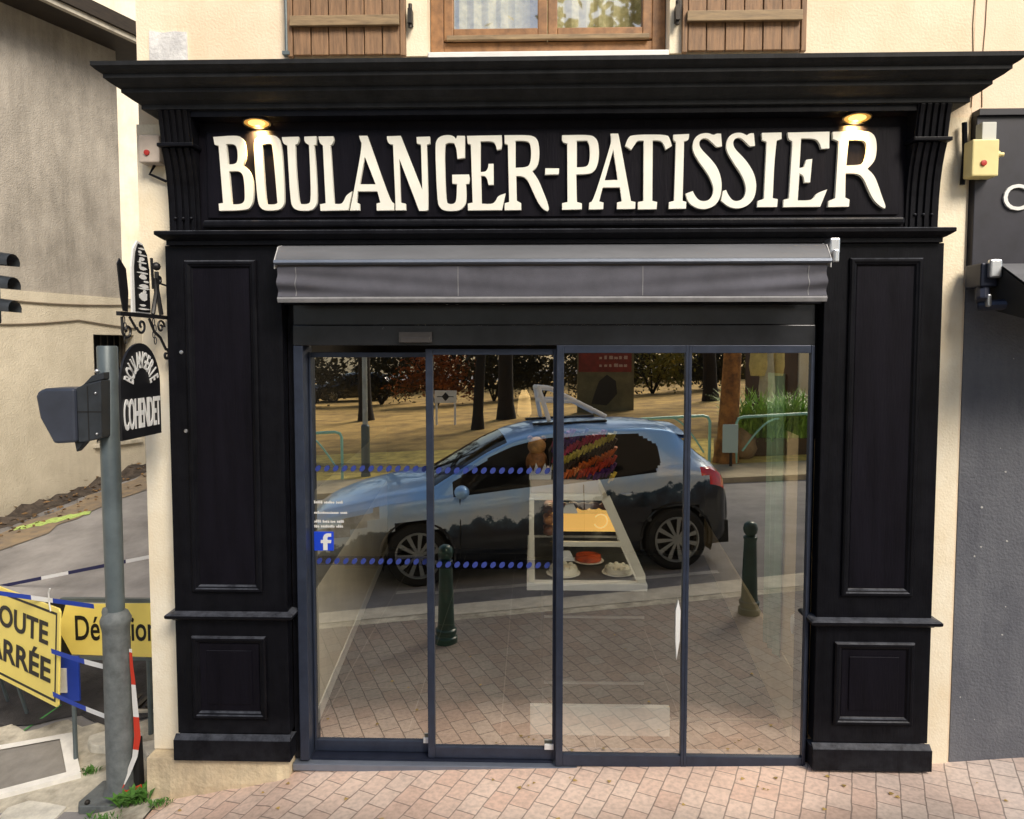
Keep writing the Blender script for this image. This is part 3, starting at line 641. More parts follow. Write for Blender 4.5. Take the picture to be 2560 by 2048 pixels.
part('wall_panelling', MB().prism([(-1.427, .30), (-1.427 - .082 * D, D), (-1.5 - .082 * D, D), (-1.5, .30)], 'z', .752, 1.418), M['in_mid'], bk)
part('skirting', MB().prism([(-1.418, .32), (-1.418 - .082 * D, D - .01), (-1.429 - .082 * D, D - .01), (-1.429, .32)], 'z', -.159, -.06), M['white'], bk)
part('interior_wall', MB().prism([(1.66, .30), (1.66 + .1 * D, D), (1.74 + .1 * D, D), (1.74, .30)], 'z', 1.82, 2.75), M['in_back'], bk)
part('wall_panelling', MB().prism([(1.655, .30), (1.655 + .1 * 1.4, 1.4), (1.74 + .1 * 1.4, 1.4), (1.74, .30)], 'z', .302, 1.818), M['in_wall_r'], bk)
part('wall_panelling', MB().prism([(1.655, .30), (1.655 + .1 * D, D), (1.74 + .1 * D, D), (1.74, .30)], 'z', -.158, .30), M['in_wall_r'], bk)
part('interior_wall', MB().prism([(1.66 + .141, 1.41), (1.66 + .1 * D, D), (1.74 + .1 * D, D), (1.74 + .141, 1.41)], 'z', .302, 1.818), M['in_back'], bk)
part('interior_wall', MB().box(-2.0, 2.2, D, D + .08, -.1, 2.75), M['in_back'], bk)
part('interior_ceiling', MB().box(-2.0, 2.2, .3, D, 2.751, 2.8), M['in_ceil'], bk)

# ------------------------------------------------------------------ the black wooden shopfront
sf = thing('bakery_shopfront', 'black painted wooden bakery shopfront with moulded cornice and ivory sign letters', 'shopfront', (0, 0, -.07))
# cornice with mitred returns
prof = [(0, 3.672), (.018, 3.676), (.018, 3.700), (.026, 3.704), (.05, 3.716), (.082, 3.738), (.088, 3.742), (.088, 3.762), (.1, 3.766), (.122, 3.778), (.142, 3.794), (.148, 3.797), (.148, 3.817), (.156, 3.820), (.172, 3.830), (.186, 3.843), (.19, 3.846), (.19, 3.868), (0.02, 3.885)]
part('cornice', MB().sweep_u(-2.129, 2.309, -.10, .084, prof), M['cornice'], sf)
part('soffit_board', MB().box(-2.06, 2.24, -.098, .08, 3.640, 3.6715), M['black'], sf)
part('fascia', MB().box(-1.90, 2.08, .0, .08, 3.03, 3.6395), M['black2'], sf)
part('fascia_panel', MB().box(-1.84, 2.02, -.012, -.0005, 3.105, 3.585), M['black2'], sf, bev=.003)
part('moulding', MB().box(-1.868, 2.052, -.03, -.0005, 3.05, 3.09), M['black'], sf, bev=.012)
for name, outer, holes in LETTERS:
    b = MB().prism(soften(offset([(x / 1000, z / 1000) for x, z in outer], .0022)), 'y', -.034, -.0125, 0, [soften(offset([(x / 1000, z / 1000) for x, z in h], -.0022)) for h in holes])
    part('sign_letter', b, M['letter'], sf)
# architrave moulding under the fascia
part('architrave', MB().sweep_u(-2.075, 2.258, -.03, .084, [(-.02, 2.952), (0, 2.952), (0, 2.975), (.012, 2.98), (.03, 2.992), (.046, 3.004), (.046, 3.022), (.04, 3.026), (-.02, 3.034)]), M['black'], sf)
# consoles: curved, fluted brackets
def console(x0, x1):
    pf = [(.08, 3.032), (-.022, 3.032), (-.024, 3.12), (-.028, 3.20), (-.036, 3.28), (-.05, 3.36), (-.07, 3.43), (-.088, 3.474)]
    n = 4; g = .014; wd = (x1 - x0 - 2 * .02 - (n - 1) * g) / n
    b = MB()
    for i in range(n):
        a = x0 + .02 + i * (wd + g)
        b.prism(pf + [(-.088, 3.478), (.08, 3.478)], 'x', a, a + wd)
    rec = [(y + .012 if y < 0 else y, z) for y, z in pf]
    b.prism(rec + [(-.076, 3.4775), (.0799, 3.4775)], 'x', x0 + .0005, x1 - .0005)
    c = part('console', b, M['black'], sf, bev=.002)
    part('collar', MB().box(x0 - .012, x1 + .012, -.105, .08, 3.480, 3.502), M['black'], c, bev=.005)
    b = MB(); up = [(.08, 3.504), (-.092, 3.504), (-.1, 3.56), (-.11, 3.62), (-.122, 3.671), (.08, 3.671)]
    n = 5; wd = (x1 - x0 - .02 - (n - 1) * g) / n
    for i in range(n):
        a = x0 + .01 + i * (wd + g); b.prism(up, 'x', a, a + wd)
    b.prism([(y + .012 if y < 0 else y, z) for y, z in up], 'x', x0 + .0005, x1 - .0005)
    part('bracket_head', b, M['black'], c, bev=.002)
    for i in range(3): part('drop', MB().ball((lerp(x0, x1, (i + 1) / 4), -.026, 3.10), .009, 8, 5), M['black'], c, smooth=True)
console(-2.065, -1.885); console(2.06, 2.24)
# pilasters
FR = [(0, -.0008), (0, -.014), (.008, -.022), (.02, -.022), (.026, -.016), (.034, -.013), (.04, -.004), (.044, -.0008)]
def pilaster(x0, x1, up, lo):
    p = part('pilaster', MB().box(x0, x1, 0, .084, .088, 2.952), M['black'], sf, bev=.004)
    part('plinth_block', MB().box(x0 - .014, x1 + .012, -.032, .084, -.062, .062).prism([(.0, .062), (-.032, .062), (-.004, .087), (.0, .087)], 'x', x0 - .012, x1 + .01), M['black'], p, bev=.004)
    part('dado_rail', MB().sweep_u(x0 + .004, x1 - .004, 0, .084, [(-.003, .775), (.01, .775), (.016, .782), (.03, .787), (.042, .794), (.045, .80), (.045, .812), (.036, .82), (-.003, .828)]), M['black'], p)
    for (a, b_, c, d), depth in ((up, 0), (lo, 1)):
        part('panel_moulding', MB().ring(a, b_, c, d, 0, FR), M['black'], p)
        part('panel', MB().box(a + .045, b_ - .045, -.003, -.0005, c + .045, d - .045), M['black2'], p)
        if depth:
            e = .085
            part('raised_field', MB().box(a + e, b_ - e, -.009, -.0032, c + e, d - e), M['black2'], p, bev=.006)
pilaster(-2.10, -1.432, (-1.985, -1.572, .945, 2.868), (-2.0, -1.56, .185, .68))
pilaster(1.632, 2.284, (1.765, 2.165, .955, 2.868), (1.738, 2.188, .20, .685))
part('lintel', MB().box(-1.4315, 1.6315, .02, .084, 2.62, 2.951), M['black'], sf)
for sx, ls in ((-1.40, 1), (1.62, -1)):
    part('reveal', MB().box(sx - .03, sx + .011, .0845, .22, -.1, 2.951), M['black'], sf)

# downlights under the cornice
warm = mat('lit_lamp_lens', (.6, .4, .1), .4, emit=(1., .64, .20), estr=1.5)
warm2 = mat('lamp_halo', (.3, .2, .05), .4, emit=(1., .48, .08), estr=.30)  # amber glow imitating a halo round the lens
def downlight(x, label):
    t = thing('downlight', label, 'spotlight', (x, -.062, 3.60), group='lit spotlights under the cornice')
    S = Matrix.Translation((x, -.052, 3.622)) @ Matrix.Rotation(R(-24), 4, 'X') @ Matrix.Scale(2.0, 4, (1, 0, 0)) @ Matrix.Scale(1.15, 4, (0, 1, 0))
    part('housing', MB().lathe([(.036, 0), (.040, -.003), (.040, -.009), (.036, -.010), (.035, -.004)], (0, 0, 0), 26).xf(S), M['black'], t, smooth=True)
    part('halo_ring', MB().lathe([(.024, -.0052), (.0349, -.0045)], (0, 0, 0), 26, caps=False).xf(S), warm2, t)
    part('lens', MB().lathe([(.0005, -.0055), (.0239, -.0052)], (0, 0, 0), 26, caps=False).xf(S), warm, t)
    ld = bpy.data.lights.new('spot', 'SPOT'); ld.energy = 64; ld.color = (1., .58, .18); ld.spot_size = R(110); ld.spot_blend = .8; ld.shadow_soft_size = .02
    lo = bpy.data.objects.new('bulb', ld); COL.objects.link(lo); lo.parent = t; lo.location = (0, .012, .0); lo.rotation_euler = (R(48), 0, 0)
downlight(-1.535, 'small lit spotlight under the cornice above the letters B and O')
downlight(1.765, 'small lit spotlight under the cornice above the last letter R')

# ------------------------------------------------------------------ retracted awning
aw = thing('retracted_awning', 'rolled-up grey fabric awning with hanging valance over the bakery door', 'awning', (0, -.02, 2.75))
A0, A1 = -1.405, 1.592
part('fabric_roll', MB().prism([(.018, 2.70), (.018, 2.935), (-.06, 2.94), (-.10, 2.925), (-.15, 2.87), (-.155, 2.852), (-.10, 2.80)], 'x', A0, A1), M['cassette'], aw, smooth=True)
part('front_bar', MB().prism([(-.13, 2.825), (-.13, 2.848), (-.158, 2.851), (-.18, 2.846), (-.182, 2.832), (-.165, 2.822)], 'x', A0 - .004, A1 + .004), M['bar'], aw, smooth=True)
def val_y(x, t):
    e = math.exp(-((x - A0) / .55)) + math.exp(-((A1 - x) / .55))
    return -.158 + .004 * math.sin(x * 5 + t * 3) * t + .022 * math.sin(t * 3.14) * e * math.sin(9 * t - 5 * min(x - A0, A1 - x)) * (.3 + t) + .002 * math.sin(x * 17 + 2 * t)
rows = [[(lerp(A0 + .006, A1 - .012, i / 120), val_y(lerp(A0, A1, i / 120), j / 12), lerp(2.812, 2.650, j / 12)) for i in range(121)] for j in range(13)]
v = part('valance', MB().grid(rows), M['fabric'], aw, smooth=True)
rows = [[(lerp(A0 + .006, A1 - .012, i / 120), val_y(lerp(A0, A1, i / 120), 1) - .003 - .004 * math.sin(j * 1.5), lerp(2.648, 2.618, j / 3)) for i in range(121)] for j in range(4)]
part('hem', MB().grid(rows), M['hem'], v, smooth=True)
for x in (A0 + .11, A1 - .11, A0 + 1.0, A0 + 2.0):
    b = MB().grid([[(x + d, val_y(x, t / 12) - .0025, lerp(2.810, 2.652, t / 12)) for d in (-.002, .002)] for t in range(13)])
    part('seam', b, M['hem'], v)
for x, s in ((A0, -1), (A1, 1)):
    part('end_cap', MB().prism([(-.16, 2.80), (-.16, 2.85), (-.10, 2.93), (-.04, 2.945), (-.02, 2.90), (-.08, 2.82)], 'x', x + s * .004, x + s * .010), mat('pale_cap', (.5, .5, .5), .5), aw, bev=.002)
part('arm_bracket', MB().box(A1 + .02, A1 + .075, -.11, .0, 2.88, 2.965).box(A1 + .03, A1 + .06, -.14, -.08, 2.83, 2.9), M['steel'], aw, bev=.008)

# ------------------------------------------------------------------ sliding glass entrance
dr = thing('sliding_glass_door', 'anthracite framed automatic glass entrance of four tall panes under the awning', 'entrance', (.1, .12, -.1))
part('operator_cover', MB().box(-1.389, 1.608, .05, .2, 2.385, 2.50).box(-1.389, 1.608, .062, .2, 2.503, 2.6195), M['header'], dr, bev=.003)
part('frame', MB().box(-1.389, -1.333, .05, .22, -.1, 2.383), M['alu'], dr, bev=.004)
part('frame', MB().box(1.597, 1.608, .05, .22, -.1, 2.383), M['alu'], dr, bev=.002)
part('threshold', MB().box(-1.43, 1.63, .035, .26, -.155, -.112), M['bar'], dr, bev=.004)
part('track', MB().box(-1.332, .12, .08, .2, -.111, -.098), M['alu_dark'], dr)
part('sensor', MB().box(-.765, -.575, .012, .049, 2.40, 2.462).box(-.755, -.585, .006, .012, 2.40, 2.43), mat('sensor_plastic', (.05, .045, .045), .2, var=.2), dr, bev=.006)
dotm = mat('blue_sticker', (.03, .05, .24), .5)
dotbg = glass_mat('blue_film', .02, (.72, .74, .90))
def leaf(x0, x1, z0, z1, y, st, br, tr, name='glass_leaf', dark=False, dots=True):
    ml = M['alu']
    b = MB().box(x0, x0 + st[0], y - .02, y + .025, z0, z1).box(x1 - st[1], x1, y - .02, y + .025, z0, z1)
    b.box(x0 + st[0], x1 - st[1], y - .018, y + .022, z0, z0 + br).box(x0 + st[0], x1 - st[1], y - .018, y + .022, z1 - tr, z1)
    lf = part(name, b, ml, dr, bev=.003)
    part('pane', MB().grid([[(x0 + st[0] - .004, y, z0 + br - .004), (x1 - st[1] + .004, y, z0 + br - .004)], [(x0 + st[0] - .004, y, z1 - tr + .004), (x1 - st[1] + .004, y, z1 - tr + .004)]]), M['pane'], lf)
    if dots:
        b = MB(); c = MB()
        for z in (1.648, 1.083):
            x = x0 + st[0] + .03
            c.grid([[(x0 + st[0] + .012, y - .002, z - .026), (x1 - st[1] - .005, y - .002, z - .026)], [(x0 + st[0] + .012, y - .002, z + .03), (x1 - st[1] - .005, y - .002, z + .03)]])
            while x < x1 - st[1] - .02:
                pts = [(x + .0165 * math.cos(a) + .006 * math.sin(a), y - .004, z + .019 * math.sin(a)) for a in [2 * math.pi * k / 10 for k in range(10)]]
                b.face(pts); x += .0535
        part('dot_band', b, dotm, lf); part('film_strip', c, dotbg, lf)
    return lf
l1 = leaf(-1.330, -.592, -.095, 2.345, .165, (.012, .02), .068, .03)
l2 = leaf(-.625, .142, -.097, 2.365, .112, (.042, .02), .068, .035)
l3 = leaf(.140, .893, -.105, 2.385, .062, (.042, .017), .07, .045, 'fixed_pane', dots=False)
l4 = leaf(.8935, 1.597, -.105, 2.385, .062, (.018, .012), .07, .045, 'fixed_pane', dots=False)
# facebook sticker
fb = part('logo_sticker', MB().box(-1.318, -1.200, .158, .1635, 1.146, 1.262), mat('logo_blue', (.012, .06, .60), .4), l1, bev=.002)
f = MB().prism([(-1.262, 1.151), (-1.236, 1.151), (-1.236, 1.194), (-1.215, 1.194), (-1.212, 1.213), (-1.236, 1.213), (-1.236, 1.226), (-1.231, 1.233), (-1.213, 1.233), (-1.213, 1.253), (-1.240, 1.253), (-1.255, 1.245), (-1.262, 1.230), (-1.262, 1.213), (-1.276, 1.213), (-1.276, 1.194), (-1.262, 1.194)], 'y', .155, .1575)
part('logo_letter', f, M['white'], fb)
# opening-hours lettering, too small to read
b = MB(); random.seed(5)
for z, wds in ((1.435, 3), (1.372, 4), (1.318, 4), (1.288, 4)):
    x = -1.315
    for k in range(wds):
        wd = random.uniform(.03, .065)
        q = x
        while q < x + wd and q < -1.105:
            h = random.choice((.010, .012, .016)); b.box(q, q + .006, .160, .162, z, z + h); b.box(q, q + .009, .1602, .1618, z + .003, z + .0055); q += .0105
        x += wd + .01
part('hours_lettering', b, M['white'], l1)
for lf, x in ((l1, -.66), (l2, .075)):
    part('floor_guide', MB().box(x, x + .055, .08 if lf is l2 else .132, .095 if lf is l2 else .147, -.03, .002), M['white'], lf, bev=.003)
part('paper_pennant', MB().prism([(.835, .855), (.852, .74), (.866, .66), (.858, .575), (.845, .555), (.838, .64)] if False else [(.846, .545), (.864, .66), (.866, .84), (.852, .905), (.838, .84), (.838, .66)], 'y', .045, .056), M['white'], l3, bev=.002)  # white paper strip hanging on the glass
# ------------------------------------------------------------------ inside: counter, display case and food
ct = thing('shop_counter', 'dark serving counter on a white base behind the glass', 'counter', (.4, 1.0, -.1))
dk = mat('dark_counter_front', (.012, .010, .008), .5, var=.3, vscale=3, spec=.15)
part('body', MB().box(.075, .735, .512, 1.7, -.157, .80), dk, ct)
part('base', MB().box(-.012, .897, .47, .51, -.156, .038), M['white'], ct, bev=.004)
part('trim', MB().box(.08, .73, .5, .5115, .614, .628), M['steel'], ct)
part('trim', MB().box(.08, .73, .5, .5115, .174, .188), M['steel'], ct)
dc = thing('display_case', 'lit glass pastry display case with white sloping frame on the counter', 'display case', (.36, 1.0, .80))
part('base_tray', MB().box(-.035, .745, .48, 1.68, .802, .850), M['white'], dc, bev=.004)
part('dim_sheet', MB().box(.02, .68, .55, 1.6, .8505, .8515), mat('dark_sheet', (.03, .028, .02), .5), dc)  # dark sheet added to keep the lit tray from showing pale
cl = thing('ceiling_fill_lamp', 'unseen lamp added on the shop ceiling to brighten the inner walls', 'lamp', (.2, 1.3, 2.74))  # added out of view to lift the brightness of the shop walls
part('tray', MB().box(-.9, 1.3, 1.1, 1.5, 2.71, 2.745), M['white'], cl)
part('fill_lamp_diffuser', MB().box(-.88, 1.28, 1.12, 1.48, 2.70, 2.7095), mat('fill_lamp_glow', (.9, .85, .7), .5, emit=(1, .84, .62), estr=12), cl)
fr = mat('case_frame', (.88, .84, .72), .4)
for y in (.50, 1.62):
    b = MB().box(-.02, .012, y, y + .03, .852, 1.40)
    b.prism([(.45, 1.385), (.50, 1.42), (.735, .90), (.735, .852), (.685, .852), (.67, .90)], 'y', y, y + .03)
    b.box(.013, .455, y + .002, y + .028, 1.388, 1.424)
    b.box(.16, .60, y + .003, y + .027, 1.085, 1.118) if y < 1 else None
    part('frame', b, fr, dc, bev=.003)
part('top', MB().box(-.015, .46, .535, 1.615, 1.395, 1.415), fr, dc)
part('front_glass', MB().grid([[(.50, .54, 1.40), (.735, .54, .87)], [(.50, 1.61, 1.40), (.735, 1.61, .87)]]), M['case_glass'], dc)
part('shelf', MB().box(.05, .60, .56, 1.60, 1.075, 1.09), M['case_glass'], dc)
part('shelf', MB().box(.05, .50, .56, 1.55, 1.287, 1.297), M['case_glass'], dc)
part('lit_panel', MB().prism([(.12, 1.125), (.585, 1.125), (.525, 1.285), (.12, 1.285)], 'y', .74, .755), mat('lit_back_panel', (.8, .5, .15), .6, emit=(1, .55, .14), estr=1.2, var=.0), dc)
lamp = part('strip_light', MB().box(.05, .42, .75, .78, 1.372, 1.392), mat('strip_lamp', (1, .85, .6), .5, emit=(1, .76, .46), estr=16), dc)
for x, z in ((.245, 1.315), (.225, 1.0)):
    part('price_card', MB().prism([(x - .022, z + .05), (x + .022, z + .05), (x + .05, z - .01), (x + .046, z - .018), (x - .046, z - .018), (x - .05, z - .01)], 'y', .532, .537), M['white'], dc)
crust = mat('brown_crust', (.33, .13, .035), .6, var=.5, vscale=40)
choc = mat('dark_pastry', (.10, .03, .012), .5, var=.4, vscale=30)
creamy = mat('whipped_cream', (.82, .78, .66), .6, var=.1, bump=.5, bscale=60)
plate = mat('white_plate', (.80, .78, .72), .25)
red = mat('red_glaze', (.62, .10, .03), .15, var=.4, vscale=20)
def cake(x, y, r, h, z, label, m, lumps):
    t = thing('cake', label, 'cake', (x, y, z))
    part('plate', MB().lathe([(.001, 0), (r * .6, 0), (r, .012), (r, .016), (.001, .01)], (x, y, z), 22), plate, t, smooth=True)
    b = MB().lathe([(r * .82, .0165), (r * .86, h * .5), (r * .8, h), (.001, h * 1.04)], (x, y, z), 22)
    for k in range(lumps):
        a = 2 * math.pi * k / lumps; b.ball((x + r * .6 * math.cos(a), y + r * .6 * math.sin(a), z + h), r * .16, 8, 5)
    part('filling', b, m, t, smooth=True)
cake(.21, .66, .115, .055, .851, 'cream cake on a white plate, nearer the left of the case floor', creamy, 9)
cake(.575, .68, .105, .05, .851, 'cream cake on a white plate beside the sloping glass', creamy, 8)
cake(.40, .95, .11, .05, .851, 'round red glazed tart behind the two cream cakes', red, 0)
random.seed(11)
for k in range(3):
    z = .853 + k * .075 if k < 3 else 0
    b = MB()
    for i in range(4): b.ball((.11 + .012 * (i % 2), .62 + .06 * i, z + 1.0 * 0 + .03 + .27), .038, 10, 6, sz=.75)
    single('bread_roll_row', ['lowest', 'middle', 'topmost'][k] + ' row of brown rolls at the left end of the case', 'rolls', b, [choc, crust, choc][k], (.115, .7, z + .27), smooth=True)
b = MB()
for i in range(5): b.ball((.20 + .07 * i, .62 + .02 * (i % 2), 1.325), .036, 10, 6, sz=.7, sx=1.2)
single('eclairs', 'row of brown eclairs on the upper shelf of the case', 'eclairs', b, choc, (.4, .65, 1.29), smooth=True)
# things standing on top of the case
b = MB().box(-.01, .44, .60, 1.2, 1.417, 1.50)
single('paper_tray', 'pale pink paper tray on top of the display case', 'tray', b, mat('pale_paper', (.66, .56, .48), .8, var=.15), (.2, .9, 1.417), bev=.004)
sw = thing('sweet_bundle', 'bundle of purple, red, yellow and orange twisted sweets above the display case', 'sweets', (.33, .62, 1.50))
cols = [(.42, .05, .16), (.10, .03, .20), (.45, .04, .10), (.62, .50, .10), (.05, .03, .02), (.60, .13, .02), (.50, .05, .02), (.09, .02, .14), (.75, .52, .06)]
part('bag', MB().prism([(.12, 1.502), (.54, 1.502), (.56, 1.70), (.50, 1.815), (.20, 1.825), (.11, 1.68)], 'y', .64, .80), mat('dark_bag', (.03, .018, .012), .6), sw)
for j, cband in enumerate(cols):
    b = MB(); random.seed(40 + j)
    for i in range(26):
        u = i / 25.; x = lerp(.08, .60, u); z = 1.85 - j * .052 + (u - .5) * .25 + random.uniform(-.012, .012)
        if not (.13 < x < .545 and 1.51 < z < 1.815): continue
        b.tube([(x - .012, .635 + random.uniform(-.02, .01), z - .03), (x + .012, .62 + random.uniform(-.02, .01), z + .03)], [.006, .013], 6)
    if b.v: part('sweets', b, mat('sweet_%d' % j, cband, .35, var=.3, vscale=60), sw, smooth=True)
b = MB()
zig = [(-.02, 1.502), (.125, 1.502), (.13, 1.60), (.105, 1.55), (.085, 1.61), (.055, 1.545), (.025, 1.61), (.008, 1.55), (-.018, 1.60)]
b.prism(zig, 'y', .62, .64); single('paper_basket', 'white paper basket with a zigzag rim beside the sweets', 'basket', b, M['white'], (.05, .63, 1.502))
bd = thing('bread_figure', 'round golden bread figure above the white paper basket', 'bread', (.03, .72, 1.502))
part('body', MB().ball((.03, .72, 1.60), .075, 14, 10, sz=1.25), crust, bd, smooth=True)
gold = mat('golden_crust', (.60, .30, .09), .5, var=.4, vscale=30)
part('head', MB().ball((.03, .71, 1.715), .062, 14, 10), gold, bd, smooth=True)
part('ear', MB().ball((-.015, .71, 1.765), .02, 8, 6), crust, bd, smooth=True); part('ear', MB().ball((.075, .71, 1.765), .02, 8, 6), crust, bd, smooth=True)
pd = thing('pendant_lamp', 'lit pale yellow pendant lamp hanging in the shop left of the centre mullion', 'lamp', (-.06, 1.3, 2.75))
part('cord', MB().tube([(-.06, 1.3, 2.75), (-.06, 1.3, 2.06)], .004), M['black'], pd)
part('shade', MB().lathe([(.02, 2.06), (.045, 2.0), (.055, 1.88), (.04, 1.86)], (-.06, 1.3, 0), 18), mat('lit_shade', (.8, .6, .3), .5, emit=(1, .62, .25), estr=.22), pd, smooth=True)
b = MB().grid([[(1.69 + .02 * math.sin(i * 1.3), lerp(.75, 1.05, i / 14), z) for i in range(15)] for z in (.25, 1.3, 2.2)])
single('shop_curtain', 'pale green hanging curtain along the ochre inner wall', 'curtain', b, mat('green_curtain', (.20, .36, .26), .8, var=.25, vscale=4), (1.69, .9, .25), smooth=True)
b = MB().lathe([(.001, 0), (.03, .002), (.034, .02), (.028, .05), (.001, .06)], (0, 0, 0), 12, 'x')
b.xf(Matrix.Translation((1.70, .42, .62)) @ Matrix.Rotation(R(180), 4, 'Z') @ Matrix.Scale(2.2, 4, (0, 0, 1)))
single('wall_dispenser', 'small white oval dispenser on the ochre inner wall', 'dispenser', b, M['white'], (1.70, .42, .62), smooth=True)

# ------------------------------------------------------------------ neighbouring houses
nb = thing('neighbour_house', 'peach rendered house with dark shop fascia and grey wall on the right', 'house', (7, .1, -.05))
part('wall', MB().box(2.468, 12, .1, .36, 3.66, 8.2), M['peach'], nb)
part('lower_wall', MB().box(2.4675, 12, .095, .36, -.25, 2.74), M['nb_wall'], nb)
part('side_wall', MB().box(11.7, 12, .361, 9, -.2, 8.2), M['peach'], nb)
part('roof', MB().box(2.468, 12.3, -.35, 9.3, 8.2, 8.38), M['soffit'], nb)
fs = part('fascia', MB().box(2.468, 12, .05, .36, 2.745, 3.655), M['nb_fascia'], nb, bev=.004)
part('fascia_trim', MB().box(2.47, 12, .03, .36, 3.656, 3.69), M['nb_fascia'], nb)
b = MB(); random.seed(8)
for k in range(46):
    px, pz = random.uniform(2.5, 3.6), random.uniform(-.02, 2.4); s_ = random.uniform(.002, .007)
    b.prism([(px + s_ * math.cos(a) * random.uniform(.7, 1.3), pz + s_ * math.sin(a)) for a in [6.283 * q / 7 for q in range(7)]], 'y', .0925, .0945)
part('paint_specks', b, mat('pale_specks', (.45, .45, .44), .8), nb)
t = text_mb('CO', .205, .006, 1.0); t.xf(Matrix.Translation((2.612, .042, 3.137)))
part('lettering', t, M['white'], fs)
b = MB(); random.seed(2)
for x0 in (2.455, 2.525):
    pts = []; x = x0
    for k in range(30):
        z = 3.72 + k * .15; x += random.uniform(-.008, .008); pts.append((x, .097, z))
    b.tube(pts, .0025, 4)
part('crack', b, mat('crack_brown', (.25, .17, .10), .9), nb)  # brown crack lines where the two houses meet
# alarm boxes
ivory = mat('ivory_plastic', (.74, .64, .30), .4, var=.08)
def alarm(x0, x1, z0, z1, y, label, full):
    t = thing('alarm_box', label, 'alarm box', ((x0 + x1) / 2, y, z0), group='ivory alarm boxes beside the fascia')
    part('housing', MB().box(x0, x1, y - .09, y, z0, z1), ivory if full else mat('faded_housing', (.50, .43, .37), .7, var=.2), t, bev=.008)
    xm = lerp(x0, x1, .42); zm = lerp(z0, z1, .35)
    part('red_button', MB().lathe([(.001, -.010), (.015, -.008), (.016, 0)], (xm, y - .0905, zm), 16, 'y'), mat('red_button', (.45, .03, .02), .4), t, smooth=True)
    if full:
        part('cable_box', MB().box(x1 - .078, x1, y - .06, y, z1 + .002, z1 + .10), mat('grey_plastic', (.55, .56, .52), .5), t, bev=.004)
        part('cable_gland', MB().lathe([(.02, 0), (.02, .02), (.012, .022), (.012, .045)], (x1 + .001, y - .05, lerp(z0, z1, .63)), 12, 'x'), ivory, t, smooth=True)
    else:
        part('cable', MB().tube([((x0 + x1) / 2, y - .03, z0), (x0 + .03, y - .03, z0 - .05), (x1, y - .02, z0 - .09)], .008, 6), M['black'], t)
alarm(2.395, 2.54, 3.305, 3.505, .05, 'ivory alarm box with red button on the dark fascia right of the bakery', True)
alarm(-2.235, -2.115, 3.42, 3.575, .085, 'ivory alarm box with red button half behind the left console', False)
single('conduit', 'dark vertical cable conduit where the two houses meet', 'conduit', MB().tube([(2.40, .05, 3.62), (2.405, .045, 3.45), (2.4, .05, 3.28)], .014, 8), M['black'], (2.4, .05, 3.3), smooth=True)
# awning of the next shop, its left end
na = thing('neighbour_awning', 'rolled dark awning with steel end bracket at the right edge', 'awning', (3.2, 0, 2.65))
part('canopy', MB().prism([(.045, 2.60), (.045, 2.83), (-.1, 2.81), (-.48, 2.58), (-.50, 2.50), (-.3, 2.52)], 'x', 2.525, 4.8), M['rubber'], na)
part('fabric', MB().grid([[(2.52, -.02, 2.834), (4.8, -.02, 2.834)], [(2.52, -.11, 2.82), (4.8, -.11, 2.82)], [(2.52, -.49, 2.596), (4.8, -.49, 2.596)]]), M['cassette'], na)
b = MB().box(2.43, 2.52, -.10, .05, 2.70, 2.83).tube([(2.47, -.05, 2.70), (2.44, -.10, 2.62)], .035, 10).tube([(2.44, -.06, 2.60), (2.6, -.2, 2.60)], .03, 10)
part('arm', b, M['alu_dark'], na, bev=.01)
part('bracket', MB().box(2.455, 2.52, -.135, -.101, 2.745, 2.845), M['steel'], na, bev=.01); part('bracket_pin', MB().box(2.45, 2.475, -.13, -.09, 2.59, 2.66), M['steel'], na, bev=.01)

# the grey house across the lane
lh = thing('grey_house', 'rough grey house with overhanging eaves across the lane on the left', 'house', (-6.77, 5.45, .2))
def wbox(mbx, t0, t1, o0, o1, z0, z1):
    P = [wallpt(t0, o0), wallpt(t1, o0), wallpt(t1, o1), wallpt(t0, o1)]
    return mbx.prism(P, 'z', z0, z1)
E1 = 1.33      # where the tall wall ends
WT0, WT1 = .80, 1.47
part('wall', wbox(MB(), -9, E1, -.4, 0, 3.16, 7.0), M['greywall'], lh)
b = MB(); wbox(b, -9, .80, -.4, .03, -2, 3.16); wbox(b, .80, 1.47, -.4, .03, 2.6, 3.159); wbox(b, .80, 1.47, -.4, .03, -2, .98); wbox(b, 1.47, 1.62, -.4, .03, -2, 3.158)
part('lower_wall', b, M['beigewall'], lh)
w = part('window', wbox(wbox(MB(), .81, .86, -.2, -.15, .985, 2.6), 1.41, 1.46, -.2, -.15, .985, 2.6), M['soffit'], lh)
part('pane', wbox(MB(), .80, 1.47, -.32, -.30, .98, 2.6), M['black'], w)
b = MB()
for k in range(5): wbox(b, .90 + k * .11, .915 + k * .11, -.12, -.105, .99, 2.595)
part('bars', b, M['iron'], w)
part('sill', wbox(MB(), .74, 1.53, -.2, .09, .93, .979), M['slab'], w)
part('end_wall', wbox(MB(), E1 + .3 - .3, E1 + .0 + .29, -6, -.41, -1, 6.9), M['greywall'], lh)
part('roof', MB().grid([[(*wallpt(-9, .55), 7.02), (*wallpt(E1 + .6, .55), 7.02)], [(*wallpt(-9, -3.5), 7.9), (*wallpt(E1 + .6, -3.5), 7.9)]]), mat('roof_tiles', (.25, .11, .06), .8, var=.4), lh)
part('eaves', wbox(MB(), -9, E1 + .5, -.4, .52, 6.86, 6.99), M['soffit'], lh)
part('gutter', wbox(MB(), -9, E1 + .5, .525, .60, 6.85, 6.92), M['gutter'], lh)
part('roof_edge', wbox(MB(), -9, E1 + .5, .525, .64, 6.925, 7.12), M['soffit'], lh)
